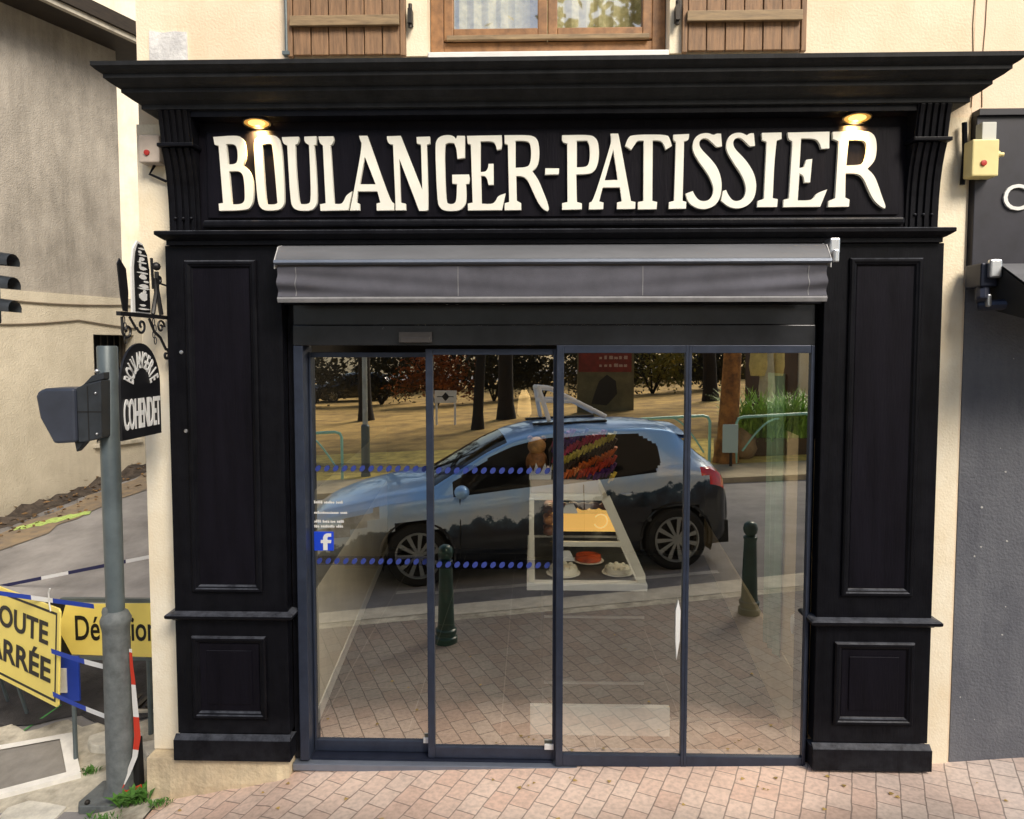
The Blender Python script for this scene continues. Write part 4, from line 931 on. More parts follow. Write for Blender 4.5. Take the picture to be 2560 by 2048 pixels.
for k, (z0, sag) in enumerate(((3.06, .05), (2.82, .10))):
    b = MB().tube([(*wallpt(lerp(-6, 1.5, i / 40), .05), z0 - sag * abs(math.sin(i * .24 + k)) - .02 * k) for i in range(41)], .012, 5)
    single('wall_cable', ['upper', 'lower'][k] + ' grey cable sagging along the wall of the grey house', 'cable', b, mat('old_cable', (.22, .18, .13), .8), (*wallpt(0, .05), z0))
fh = thing('far_house', 'pale cream house glimpsed at the far end of the lane', 'house', (-8.6, 14, 1.2))
part('wall', MB().box(-14, -7.2, 13.2, 20, 2.6, 15), M['cream_light'], fh)
part('base', MB().box(-12, -7.2, 13.16, 20, -1, 2.595), M['beigewall'], fh)
part('roof', MB().box(-14.3, -6.9, 12.8, 20.3, 15.0, 15.3), M['soffit'], fh)

# ------------------------------------------------------------------ hanging sign on the corner
sg = thing('hanging_bakery_sign', 'black arched sign reading BOULANGERIE COHENDET hanging from a wrought iron bracket', 'hanging sign', (-2.13, -.2, 1.9))
X = -2.125
arch = [(-.43, 1.885), (-.045, 1.885)] + [(-.2375 + .1925 * math.cos(a), 2.17 + .225 * math.sin(a)) for a in [math.pi * k / 20 for k in range(21)]]
pn = part('sign_panel', MB().prism(arch, 'x', X - .012, X), M['blackiron'], sg)
def on_sign(tb, y, z, rot=0., sxx=1.):   # text runs along +y on the face that looks along +x
    Mx = Matrix.Translation((X + .004, y, z)) @ Matrix.Rotation(R(90), 4, 'Z') @ Matrix.Rotation(-rot, 4, 'Y')
    return tb.xf(Mx)
b = MB(); word = 'BOULANGERIE'
for k, ch in enumerate(word):
    a = math.pi * (1 - (k + .5) / len(word)) * .86 + math.pi * .07
    tb = text_mb(ch, .125, .002, .46, 'CENTER', bold=.018)
    join(b, on_sign(tb, -.2375 + .088 * math.cos(a), 2.15 + .112 * math.sin(a), a - math.pi / 2))
part('lettering', b, M['white'], pn)
tb = fit(text_mb('COHENDET', .165, .002, .40, 'CENTER', .95, .012), -.178, .178, 0, .165)
part('lettering', on_sign(tb, -.2375, 1.935), M['white'], pn)
br = part('bracket', MB().box(X - .012, X + .012, -.43, .085, 2.535, 2.556), M['blackiron'], sg)
def spiral(cy, cz, r0, turns, s0, sgn=1, n=26):
    return [(X, cy + r0 * (1 - .8 * k / n) * math.cos(s0 + sgn * turns * 2 * math.pi * k / n), cz + r0 * (1 - .8 * k / n) * math.sin(s0 + sgn * turns * 2 * math.pi * k / n)) for k in range(n + 1)]
b = MB()
b.tube([(X, -.40, 2.53), (X, -.40, 2.48)] + spiral(-.355, 2.46, .045, 1.1, math.pi), .007, 6)
b.tube([(X, -.33, 2.53), (X, -.27, 2.47)] + spiral(-.22, 2.49, .045, 1.1, math.pi * 1.1), .007, 6)
b.tube([(X, -.14, 2.53), (X, -.09, 2.46), (X, -.03, 2.43), (X, .03, 2.36)] + spiral(.03, 2.33, .035, 1.0, 1.5, -1), .008, 6)
b.tube(spiral(-.02, 2.49, .04, 1.3, 0), .006, 6)
b.tube([(X, -.10, 2.56), (X, -.06, 2.68), (X, -.07, 2.76)] + spiral(-.035, 2.76, .03, 1.0, math.pi), .011, 6)
b.tube([(X, -.01, 2.56), (X, -.05, 2.70), (X, -.05, 2.80)], .012, 6)
b.ball((X, -.05, 2.83), .024, 8, 6); b.tube([(X, -.05, 2.74), (X, .06, 2.73)], .006, 5); b.tube([(X, -.09, 2.70), (X, -.10, 2.87)], .008, 5)
part('scrollwork', b, M['blackiron'], br, smooth=True)
b = MB()
for y in (-.38, -.09):
    for k in range(4): b.tube([(X + (.004 if k % 2 else -.004), y + .012 * math.cos(t), 2.515 - k * .035 + .02 * math.sin(t)) for t in [2 * math.pi * q / 10 for q in range(11)]], .003, 4)
part('chain', b, M['blackiron'], br)
b = MB().prism([(-.30, 2.558), (-.13, 2.558), (-.13, 2.80), (-.145, 2.88), (-.185, 2.935), (-.235, 2.945), (-.275, 2.90), (-.298, 2.80)], 'x', X - .01, X)
pq = part('plaque', b, M['white'], sg)
b = MB().prism([(-.275, 2.565), (-.132, 2.565), (-.132, 2.80), (-.15, 2.88), (-.19, 2.925), (-.235, 2.93), (-.262, 2.88), (-.278, 2.80)], 'x', X + .0005, X + .004)
part('plaque_face', b, M['blackiron'], pq)
b = MB(); random.seed(9)
for k, (y, z, w_, h) in enumerate(((-.205, 2.85, .05, .022), (-.20, 2.80, .075, .020), (-.225, 2.825, .02, .05), (-.20, 2.755, .07, .03), (-.19, 2.705, .09, .022), (-.2, 2.648, .08, .05), (-.21, 2.60, .06, .012), (-.225, 2.885, .03, .016), (-.19, 2.675, .03, .02), (-.17, 2.73, .05, .012), (-.205, 2.905, .06, .010), (-.2, 2.775, .11, .010), (-.205, 2.83, .09, .009), (-.2, 2.69, .12, .008), (-.205, 2.58, .11, .010), (-.2, 2.87, .08, .008))):
    pts = [(y + w_ / 2 * math.cos(a) * (1 + .2 * math.sin(3 * a + k)), z + h / 2 * math.sin(a)) for a in [2 * math.pi * q / 9 for q in range(9)]]
    b.prism(pts, 'x', X + .0045, X + .006 + k * .0002)
part('loaf_pattern', b, M['white'], pq)
part('side_leaf', MB().prism([(-.42, 2.80), (-.40, 2.83), (-.345, 2.78), (-.33, 2.66), (-.34, 2.558), (-.38, 2.56), (-.40, 2.64)], 'x', X - .008, X - .002), M['blackiron'], sg)
b = MB()
for z in (2.345, 1.89): b.lathe([(.001, -.006), (.010, -.004), (.012, 0)], (-2.02 + .015 * (z < 2), -.0008, z), 10, 'y')
single('fixing_bolts', 'pair of bright bolt heads on the left pilaster edge', 'bolts', b, M['steel'], (-2.02, 0, 2.1))

# ------------------------------------------------------------------ signal post on the corner
PX, PY = -2.515, .10
sp = thing('signal_post', 'grey steel signal post with dark signal head standing at the house corner', 'signal post', (PX, PY, -.375))
part('base_plate', MB().prism([(-2.71, -.01), (-2.68, -.06), (-2.48, -.05), (-2.43, 0), (-2.43, .2), (-2.69, .2)], 'z', -.385, -.335), M['polebase'], sp, bev=.01)
part('base_sleeve', MB().lathe([(.10, -.336), (.078, -.28), (.075, .66), (.078, .70), (.086, .72), (.086, .74), (.07, .775), (.052, .79)], (PX, PY, 0), 22), M['polebase'], sp, smooth=True)
part('cap_knob', MB().lathe([(.001, .825), (.014, .82), (.02, .80), (.018, .77)], (PX - .035, PY - .045, 0), 12), M['polebase'], sp, smooth=True)
part('pole', MB().lathe([(.051, .785), (.056, 2.375), (.05, 2.383), (.001, 2.383)], (PX, PY, 0), 22).lathe([(.053, .78), (.051, .785)], (PX, PY, 0), 22), M['pole'], sp, smooth=True)
hp = [(-2.622, 1.828), (-2.622, 2.142), (-2.56, 2.165), (-2.478, 2.185), (-2.485, 1.85), (-2.58, 1.828)]
hd = part('signal_head', MB().prism(hp, 'y', -.03, .19), M['signal'], sp, bev=.012)
hood = [(-2.853, 2.095), (-2.84, 2.122), (-2.80, 2.138), (-2.624, 2.14), (-2.626, 1.826), (-2.755, 1.818), (-2.784, 1.875), (-2.834, 1.97)]
part('visor', MB().prism(hood, 'y', -.045, .18), mat('visor_plastic', (.04, .048, .07), .38, var=.2), hd, bev=.015)
part('mounting_arm', MB().prism([(-2.62, 2.146), (-2.60, 2.16), (-2.55, 2.21), (-2.48, 2.23), (-2.48, 2.19), (-2.56, 2.17)], 'y', .0, .12).prism([(-2.665, 1.824), (-2.60, 1.824), (-2.655, 1.765)], 'y', .0, .05), M['signal'], hd, bev=.006)
part('door_seam', MB().box(-2.6215, -2.48, -.0325, -.0305, 2.0, 2.006).box(-2.56, -2.555, -.0325, -.0305, 1.84, 2.15), M['rubber'], hd)
for zz in (1.875, 2.11): part('screw', MB().ball((-2.51, -.031, zz), .008, 8, 5), M['steel'], hd, smooth=True)
part('bolt', MB().ball((-2.545, .045, 2.235), .014, 8, 6), M['steel'], sp, smooth=True)
part('base_bolt', MB().ball((-2.64, -.035, -.325), .016, 8, 6), M['iron'], sp, smooth=True)
# roadside signal up the lane (only its visors reach into the picture)
tx, ty = -5.33, 2.8; tz = H_road(tx, ty)
tl = thing('traffic_light', 'traffic light with three dark visors cut by the left edge', 'traffic light', (tx, ty, tz))
part('pole', MB().lathe([(.06, 0), (.055, 3.6)], (tx - .30, ty, tz), 14).tube([(tx - .30, ty, 2.9), (tx - .02, ty - .12, 2.9)], .03, 8), M['pole'], tl, smooth=True)
b_ = part('signal_box', MB().box(tx - .02, tx + .14, ty - .22, ty - .02, 2.62, 3.38), M['signal'], tl, bev=.02)
for k in range(3):
    z = 2.775 + k * .222; rows = []
    for i in range(9):
        a = R(-20 + 220 * i / 8); rows.append([(tx + .14, ty - .12 + .095 * math.cos(a), z + .095 * math.sin(a)), (tx + .345, ty - .12 + .09 * math.cos(a), z - .02 + .085 * math.sin(a))])
    part('visor', MB().grid(rows), M['signal'], b_, smooth=True)
    part('lens', MB().lathe([(.001, .004), (.085, 0)], (tx + .141, ty - .12, z), 16, 'x'), mat('signal_lens_%d' % k, ((.02, .12, .05), (.2, .1, .01), (.2, .01, .01))[k], .2), b_)

# ------------------------------------------------------------------ roadworks
def panel_sign(name, label, cat, loc, rot, group=None): return thing(name, label, cat, loc, rot, group)
# ROUTE BARREE: origin at the lower right corner; local x runs left-to-right, faces local -y
ang = math.atan2(-math.cos(R(60)), math.sin(R(60)))          # local +x in world
rb = thing('road_closed_sign', 'yellow rectangular sign reading ROUTE BARRÉE leaning by the barrier tape', 'road sign', (-2.962, .2, .122), (R(-3), 0, ang))
Lw, Lh = 1.34, .622
part('panel', MB().prism([(-Lw, 0), (-.02, 0), (0, .02), (0, Lh - .02), (-.02, Lh), (-Lw, Lh)], 'y', 0, .012), M['yellow'], rb, world=False, bev=.003)
part('border', MB().ring(-Lw + .03, -.03, .03, Lh - .03, -.001, [(0, 0), (0, -.001), (.015, -.001), (.015, 0)]), M['signblk'], rb, world=False)
for word, z in (('ROUTE', .365), ('BARRÉE', .135)):
    tb = text_mb(word, .20, .001, .76, 'RIGHT', 1.02, .022)
    fit(tb, -.94 if word[0] == 'R' else -1.08, -.135 if word[0] == 'R' else -.095, z, z + (.148 if word[0] == 'R' else .188), -.003)
    part('lettering', tb, M['signblk'], rb, world=False)
b = MB()
for x in (-1.28, -1.0):
    b.tube([(x, .02, .5), (x, .30, -.50)], .012, 6); b.tube([(x, .016, .10), (x, .014, -.50)], .012, 6)
part('stand', b, M['pole'], rb, world=False)
part('tie', MB().tube([(-.10, -.006, Lh - .03), (-.11, -.012, Lh + .03), (-.10, -.02, Lh + .09), (-.085, -.02, Lh + .12)], .005, 5), M['white'], rb, world=False)
dv = thing('detour_sign', 'yellow arrow-shaped sign reading Déviation behind the signal post', 'road sign', (-2.9, .62, -.3))
y0 = .60
part('panel', MB().prism([(-3.222, .458), (-3.165, .637), (-2.30, .652), (-2.30, .268), (-3.135, .288)], 'y', y0, y0 + .012), M['yellow'], dv, bev=.002)
tb = fit(text_mb('Déviation', .225, .001, .76, bold=.012), -3.102, -2.543, .388, .388 + .172, y0 - .003)
part('lettering', tb, M['signblk'], dv)
b = MB()
for x in (-2.62, -2.42): b.tube([(x, y0 + .03, .62), (x, y0 + .03, H_road(x, y0) - .0)], .017, 8)
b.box(-3.21, -2.31, y0 + .014, y0 + .045, .645, .672); b.box(-3.15, -2.31, y0 + .014, y0 + .045, .245, .265)
part('stand', b, M['pole'], dv)
part('arrow_backing', MB().prism([(-3.222, .455), (-3.18, .64), (-3.32, .64), (-3.30, .27), (-3.14, .27)], 'y', y0 + .02, y0 + .03), M['signblk'], dv)
def runx(v): return v.x * .98 + v.y * .2
def tape(label, pts, w, mname, loc, group='strips of barrier tape', flat=True, run=None):
    b = MB(); rows = []
    for p in pts: rows.append([(p[0], p[1], p[2] - w / 2), (p[0], p[1] - .004, p[2] + w / 2)])
    b.grid(rows)
    return single('barrier_tape', label, 'barrier tape', b, M[mname], loc, group, run=run or runx)
def seg(a, b, n=14, sag=.0): return [tuple(lerp(a[i], b[i], k / n) - (sag * math.sin(math.pi * k / n) if i == 2 else 0) for i in range(3)) for k in range(n + 1)]
def unp(px, py, Y): return px, py, Y
tape('navy and white tape stretched across the lane behind the post', seg((-6.2, 3.27, -.27), (-5.54, 3.05, -.09), 6)[:-1] + seg((-5.538, 3.05, -.092), (-2.4, 2.03, .74), 30), .035, 'navyw', (-4, 2.8, .2))
tape('blue and white tape along the top of the road closed sign', seg((-3.9, .38, .87), (-3.419, .35, .799), 6)[:-1] + seg((-3.419, .35, .799), (-2.80, .34, .722), 14, .0), .032, 'bluew', (-3.3, .4, .75))
tape('blue and white tape between the yellow signs and the post, upper strand', seg((-2.99, .20, .49), (-2.55, .09, .435), 14, .006), .034, 'bluew', (-2.8, .15, .4))
tape('blue and white tape low between the signs and the post', seg((-2.99, .20, .215), (-2.55, .09, .12), 14, .006), .034, 'bluew', (-2.8, .15, .13))
tape('red and white tape hanging loose down the right side of the post', [(-2.428, .02, .40), (-2.425, .0, .2), (-2.418, -.01, .02), (-2.425, -.015, -.10), (-2.47, -.03, -.20)], .02, 'redw', (-2.43, 0, .1), run=lambda v: v.z)
o = SC.objects[-1]
# rebuild the red tape as a vertical ribbon
bpy.data.objects.remove(bpy.context.scene.objects['barrier_tape.004'])
b = MB(); rows = []
for x, y, z, w in ((-2.418, .08, .56, .010), (-2.414, .08, .45, .012), (-2.407, .08, .37, .014), (-2.402, .08, .25, .017), (-2.396, .08, .145, .019), (-2.388, .075, .02, .022), (-2.405, .07, -.105, .018), (-2.443, .06, -.206, .016), (-2.478, .04, -.285, .013)):
    rows.append([(x - w, y, z), (x + w, y - .006, z + .004)])
b.grid(rows); b.grid([[(-2.487, .038, -.288), (-2.485, .03, -.318)], [(-2.437, .035, -.292), (-2.43, .03, -.32)], [(-2.36, .05, -.262), (-2.352, .045, -.28)]])
single('barrier_tape', 'red and white tape hanging loose down the right side of the post', 'barrier tape', b, M['redw'], (-2.43, 0, .1), 'strips of barrier tape', run=lambda v: v.z + .06)
zb = H_side(-3.0, .33)
bb = thing('barrier_board', 'short blue and white barrier board behind the road closed sign', 'barrier', (-2.99, .36, zb))
part('board', MB().box(-3.045, -2.925, .35, .37, .09, .385), M['blue'], bb, bev=.004)
part('reflective_strip', MB().box(-3.05, -3.0, .342, .349, .15, .31), M['white'], bb)
part('post', MB().tube([(-2.985, .385, .38), (-2.985, .385, zb)], .014, 8), M['pole'], bb)
single('rubber_wedge', 'small black tapered rubber post between signal post and house corner', 'rubber post', MB().prism([(-2.475, -.33), (-2.400, -.33), (-2.405, -.02), (-2.420, -.02)], 'y', .10, .16), M['rubber'], (-2.43, .13, -.33), bev=.01)
# inspection cover
mh = thing('inspection_cover', 'grey rectangular inspection cover in a pale concrete frame on the corner pavement', 'inspection cover', (-3.3, .35, H_side(-3.3, .35)))
def gp(x, y, dz=.0): return (x, y, H_side(x, y) + dz)
Q = [(-3.95, .47), (-3.18, .64), (-2.86, .245), (-3.60, -.02)]
def inset(q, k):
    cx = sum(p[0] for p in q) / 4; cy = sum(p[1] for p in q) / 4
    return [(lerp(p[0], cx, k), lerp(p[1], cy, k)) for p in q]
I = inset(Q, .2)
b = MB()
for k in range(4):
    a, c = Q[k], Q[(k + 1) % 4]; d, e = I[(k + 1) % 4], I[k]
    b.grid([[gp(*a, .03), gp(*c, .03)], [gp(*e, .03), gp(*d, .03)]]); b.grid([[gp(*a, -.02), gp(*c, -.02)], [gp(*a, .03), gp(*c, .03)]])
part('frame', b, mat('pale_concrete', (.86, .83, .76), .8, var=.15, vscale=8), mh)
J = inset(Q, .205)
part('lid', MB().grid([[gp(*J[0], .024), gp(*J[1], .024)], [gp(*J[3], .024), gp(*J[2], .024)]]), mat('grey_lid', (.27, .25, .22), .7, var=.2, vscale=10, bump=.2), mh)
random.seed(21)
for k, (x, y, s, lab) in enumerate(((-2.83, .55, .16, 'pale broken slab of stone left of the signal post'), (-2.40, .46, .15, 'pale broken slab of stone right behind the signal post'), (-2.95, -.06, .14, 'pale flat stone before the inspection cover'))):
    pts = [(x + s * (1.3 + random.uniform(-.25, .25)) * math.cos(a), y + s * .75 * (1 + random.uniform(-.25, .25)) * math.sin(a)) for a in [2 * math.pi * q / 9 for q in range(9)]]
    zz = H_side(x, y)
    b = MB().prism(pts, 'z', zz - .03, zz + .035)
    single('stone_slab', lab, 'stone', b, mat('pale_stone_%d' % k, (.74, .70, .60), .85, var=.3, vscale=9, bump=.5), (x, y, zz), bev=.012)
gr = thing('drain_grate', 'dark slotted drain grate in the lane beside the corner', 'drain grate', (-2.72, 1.05, H_road(-2.72, 1.05)))
b = MB()
for k in range(7):
    x = -2.95 + k * .075; b.box(x, x + .03, .86 + .02, 1.22, H_road(x, 1.05) + .006, H_road(x, 1.05) + .028)
part('grating', b, M['iron'], gr)
part('grate_rim', MB().box(-2.99, -2.43, .85, .878, H_road(-2.7, .86) + .01, H_road(-2.7, .86) + .03), M['kerb'], gr)
# weeds at the foot of the post
leafm = mat('weed_leaf', (.085, .22, .03), .6, var=.4, vscale=20)
def tuft(x, y, n, r, h, label, seed):
    random.seed(seed); b = MB(); z0 = H_side(x, y)
    for k in range(n):
        a = random.uniform(0, 6.28); d = random.uniform(0, r); px, py = x + d * math.cos(a) * 1.3, y + d * math.sin(a) * .6
        L = h * random.uniform(.4, 1.1); th = random.uniform(0, 6.28); ln = random.uniform(.3, 1.1); w = L * random.uniform(.10, .22)
        dx, dy = math.cos(th), math.sin(th); z = H_side(px, py)
        p = [(px, py, z), (px + dx * L * .4 * ln - dy * w, py + dy * L * .4 * ln + dx * w, z + L * .65), (px + dx * L * ln, py + dy * L * ln, z + L * .85), (px + dx * L * .4 * ln + dy * w, py + dy * L * .4 * ln - dx * w, z + L * .65)]
        b.face(p)
    return single('weed_tuft', label, 'weed', b, leafm, (x, y, z0), 'weeds at the corner')
tuft(-2.36, -.02, 190, .085, .085, 'bright green weeds between signal post and plinth', 1)
tuft(-2.50, -.15, 90, .12, .04, 'low grass tuft before the post base plate', 2)
tuft(-2.17, -.09, 70, .06, .04, 'small weeds at the foot of the cream plinth', 3)
tuft(-2.83, .28, 60, .05, .05, 'small dark green weed beside the inspection cover', 4)
random.seed(33); b = MB()
for k in range(500):
    t_ = random.uniform(-4, 4); o_ = abs(random.gauss(.35, .28)); x, y = wallpt(t_, o_); z = H_road(x, y) + max(0, .11 - o_ * .4) + .015; s = random.uniform(.015, .05); a = random.uniform(0, 6.28); q_ = random.uniform(-.02, .03)
    b.face([(x - s * math.cos(a), y - s * math.sin(a), z), (x + s * .5 * math.sin(a), y - s * .5 * math.cos(a), z + q_), (x + s * math.cos(a), y + s * math.sin(a), z + .01), (x - s * .5 * math.sin(a), y + s * .5 * math.cos(a), z + .02)])
o = single('verge_leaves', 'brown fallen leaves heaped along the foot of the grey house wall', 'fallen leaves', b, mat('brown_leaf', (.26, .15, .06), .9, var=.7, vscale=3, var2=(.05, .035, .02)), (-6.5, 5.5, .2)); o['kind'] = 'stuff'
# fallen leaves and scraps, too many and small to count
random.seed(31); b = MB()
for k in range(50):
    x = random.uniform(-2.1, 4.2); y = random.uniform(-.05, -1.9) if k % 2 else -abs(random.gauss(0, .12)) - .06; z = H_pave(x, y) + .006; s = random.uniform(.006, .018); a = random.uniform(0, 6.28)
    b.face([(x + s * math.cos(a + q) * (1 if i % 2 else .55), y + s * math.sin(a + q) * (1 if i % 2 else .55), z + random.uniform(0, .004)) for i, q in enumerate((0, 1.05, 2.1, 3.14, 4.2, 5.2))])
o = single('fallen_leaves', 'small yellow leaves and scraps scattered on the brick pavement', 'fallen leaves', b, mat('dry_leaf', (.50, .34, .10), .8, var=.5, vscale=9), (0, -1, -.1)); o['kind'] = 'stuff'
# ------------------------------------------------------------------ the car standing opposite (seen in the glass)
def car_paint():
    m = bpy.data.materials.new('silver_sky_tint_paint'); m.use_nodes = True
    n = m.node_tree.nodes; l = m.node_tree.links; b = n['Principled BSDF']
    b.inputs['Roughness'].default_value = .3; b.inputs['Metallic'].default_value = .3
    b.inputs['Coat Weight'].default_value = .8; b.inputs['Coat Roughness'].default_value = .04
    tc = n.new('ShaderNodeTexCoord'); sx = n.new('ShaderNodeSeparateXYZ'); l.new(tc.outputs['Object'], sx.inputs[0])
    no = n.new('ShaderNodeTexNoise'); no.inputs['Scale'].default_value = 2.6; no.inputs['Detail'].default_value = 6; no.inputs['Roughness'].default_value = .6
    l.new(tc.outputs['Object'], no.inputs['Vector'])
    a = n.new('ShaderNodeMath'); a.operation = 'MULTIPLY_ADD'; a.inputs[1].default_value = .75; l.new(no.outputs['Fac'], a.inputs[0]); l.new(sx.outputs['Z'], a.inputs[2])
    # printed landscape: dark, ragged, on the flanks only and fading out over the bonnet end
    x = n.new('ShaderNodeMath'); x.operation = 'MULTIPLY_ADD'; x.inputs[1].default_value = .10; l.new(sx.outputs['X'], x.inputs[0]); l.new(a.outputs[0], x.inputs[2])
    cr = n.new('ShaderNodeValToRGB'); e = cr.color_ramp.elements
    e[0].position = .0; e[0].color = (.004, .005, .008, 1); e[1].position = 1; e[1].color = (.30, .58, 1.0, 1)  # blue upper end paints the reflected sky onto bonnet and roof
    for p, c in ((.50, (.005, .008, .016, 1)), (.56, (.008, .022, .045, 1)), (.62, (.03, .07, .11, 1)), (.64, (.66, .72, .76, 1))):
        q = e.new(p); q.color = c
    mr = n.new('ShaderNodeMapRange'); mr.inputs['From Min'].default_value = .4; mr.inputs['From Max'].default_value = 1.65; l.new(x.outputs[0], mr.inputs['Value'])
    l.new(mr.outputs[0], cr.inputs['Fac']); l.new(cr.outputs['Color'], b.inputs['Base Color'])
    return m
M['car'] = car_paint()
M['car_dark'] = mat('black_car_paint', (.012, .012, .015), .25, coat=.8)
M['car_glass'] = mat('tinted_car_glass', (.004, .005, .006), .05, spec=.15)
M['tyre'] = mat('tyre_rubber', (.012, .012, .012), .85)
M['rim'] = mat('alloy_rim', (.34, .35, .34), .35, metal=.8)
M['lens'] = mat('headlight_lens', (.42, .43, .44), .08, coat=1., var=.5, vscale=9)
M['tail'] = mat('red_tail_lens', (.80, .025, .02), .12, coat=1., var=.3, vscale=14)
ZT = [(-2.42, .55), (-2.40, .92), (-2.33, 1.10), (-2.20, 1.20), (-1.98, 1.36), (-1.80, 1.51), (-1.70, 1.60), (-1.6, 1.645), (-1.3, 1.68), (-.6, 1.715), (-.05, 1.70), (.30, 1.63), (.6, 1.51), (1.25, 1.17), (1.34, 1.135), (1.7, 1.09), (2.05, 1.01), (2.3, .92), (2.46, .80), (2.53, .66), (2.56, .5)]
BL = [(-2.42, .5), (-2.40, .87), (-2.33, 1.04), (-2.1, 1.14), (-1.5, 1.165), (-.6, 1.11), (.4, 1.055), (1.0, 1.02), (1.3, 1.0), (1.7, .97), (2.05, .90), (2.3, .82), (2.46, .70), (2.53, .58), (2.56, .45)]
WD_ = [(-2.42, .66), (-2.38, .78), (-2.25, .88), (-1.9, .96), (-1.4, .995), (-.6, .985), (.4, .985), (1.2, 1.0), (1.7, .995), (2.05, .94), (2.3, .82), (2.46, .66), (2.53, .52), (2.56, .40)]
WR = [(-2.42, .60), (-2.3, .66), (-2.0, .64), (-1.7, .66), (-1.0, .70), (0, .705), (.35, .70), (1.25, .84), (1.4, .86), (2.05, .80), (2.4, .58), (2.56, .34)]
ZR = [(-2.42, .52), (-2.40, .90), (-2.33, 1.07), (-2.20, 1.165), (-1.98, 1.30), (-1.80, 1.44), (-1.70, 1.52), (-1.6, 1.56), (-1.3, 1.605), (-.6, 1.635), (-.05, 1.615), (.30, 1.545), (.6, 1.43), (1.25, 1.08), (1.34, 1.06), (1.7, 1.02), (2.05, .945), (2.3, .865), (2.46, .745), (2.53, .62), (2.56, .47)]
def remap(q): return [(1.46 + (x - 1.46) * 1.26 if x > 1.46 else (-1.51 + (x + 1.51) * .80 if x < -1.51 else x), v) for x, v in q]
ZT, BL, WD_, WR, ZR = (remap(q) for q in (ZT, BL, WD_, WR, ZR))
XA, XB = BL[0][0], BL[-1][0]
def smooth_pl(x, t): return (pl(x - .06, t) + 2 * pl(x, t) + pl(x + .06, t)) / 4
def make_car(name, label, cat, paint, loc, rot, NX=440):
    t = thing(name, label, cat, loc, rot)
    rows = []; side = []
    for i in range(NX + 1):
        x = XA + (XB - XA) * i / NX
        w, bl, wr, zr, zt = (smooth_pl(x, q) for q in (WD_, BL, WR, ZR, ZT))
        zs = .24 + .10 * sm((abs(x) - 1.9) / .6) * (1 if x < 0 else .6)
        zr = max(zr, bl + .012); zt = max(zt, zr + .006)
        lo = min(.42, bl - .08)
        half = [(w * .90, zs), (w * .965, lerp(zs, lo, .5)), (w * .985, lo), (w * .975, lerp(lo, bl, .25)), (w * .985, lerp(lo, bl, .45)), (w * 1.0, lerp(lo, bl, .62)), (w * .995, lerp(lo, bl, .76)), (w * .975, lerp(lo, bl, .90)), (w * .945, bl)]
        wb = w * .925
        for k in range(1, 17):
            u = k / 16; half.append((lerp(wb, wr, u ** 1.05) if zr - bl > .1 else lerp(w * .945, wr, u), lerp(bl + (.012 if zr - bl > .1 else 0), zr, u)))
        for k in range(1, 9):
            u = k / 8; half.append((wr * math.cos(u * math.pi / 2) ** .8 if u < 1 else 0, lerp(zr, zt, math.sin(u * math.pi / 2))))
        rows.append((x, half))
    L = len(rows[0][1])
    bodies = {'body': MB(), 'side_window': [MB(), MB()], 'windscreen': MB(), 'rear_window': MB(), 'headlight': [MB(), MB()], 'tail_light': [MB(), MB()], 'sill': MB(), 'grille': MB()}
    def P(x, p, s): return (x, s * p[0], p[1])
    for i in range(NX):
        xm = (rows[i][0] + rows[i + 1][0]) / 2
        for j in range(L - 1):
            a, b_, c, d = rows[i][1][j], rows[i + 1][1][j], rows[i + 1][1][j + 1], rows[i][1][j + 1]
            zm = (a[1] + b_[1] + c[1] + d[1]) / 4; ym = (a[0] + b_[0] + c[0] + d[0]) / 4
            if j < 9 and ((xm - 1.46) ** 2 + (zm - .37) ** 2 < .42 ** 2 or (xm + 1.51) ** 2 + (zm - .37) ** 2 < .42 ** 2): continue
            key = 'body'
            if 8 <= j <= 23:
                tip = -1.62 + .62 * abs((zm - 1.33) / .25) ** 2 * .5
                if (-1.38 + .9 * max(0, 1.25 - zm) + 1.5 * max(0, zm - 1.44)) < xm < 1.02 and zm < smooth_pl(xm, ZR) - .035: key = 'side_window'
            if j >= 24 and .36 < xm < 1.27 and ym < smooth_pl(xm, WR) * .94: key = 'windscreen'
            if j >= 25 and -2.04 < xm < -1.72: key = 'rear_window'
            if 3 <= j <= 12 and 1.86 < xm < 2.66 and zm < .94 - .26 * (xm - 1.86) / .8 and zm > .86 - .30 * (xm - 1.86) / .8 - .06 * math.sin((xm - 1.86) / .8 * 3.14): key = 'headlight'
            if 3 <= j <= 14 and -2.24 < xm < -1.84 and .84 + .24 * (xm + 2.24) / .40 < zm < 1.16: key = 'tail_light'
            for si, s in enumerate((1, -1)):
                q = [P(rows[i][0], a, s), P(rows[i + 1][0], b_, s), P(rows[i + 1][0], c, s), P(rows[i][0], d, s)]
                tgt = bodies[key]; (tgt[si] if isinstance(tgt, list) else tgt).face(q)
    # closed nose, tail and floor pan
    for i in (0, NX):
        x, h = rows[i]; bodies['body'].face([P(x, p, 1) for p in h] + [P(x, p, -1) for p in reversed(h[:-1])])
    bd = part('body', bodies['body'], paint, t, world=False, smooth=35)
    for si in (0, 1):
        part('side_window', bodies['side_window'][si], M['car_glass'], t, world=False, smooth=35)
        part('headlight', bodies['headlight'][si], M['lens'], t, world=False, smooth=35)
        part('tail_light', bodies['tail_light'][si], M['tail'], t, world=False, smooth=35)
    part('windscreen', bodies['windscreen'], M['car_glass'], t, world=False, smooth=35)
    part('rear_window', bodies['rear_window'], M['car_glass'], t, world=False, smooth=35)
    part('underbody', MB().box(-2.2, 2.3, -.80, .80, .24, .5).box(-.9, .9, -.86, .86, .26, .6), M['tyre'], t, world=False)
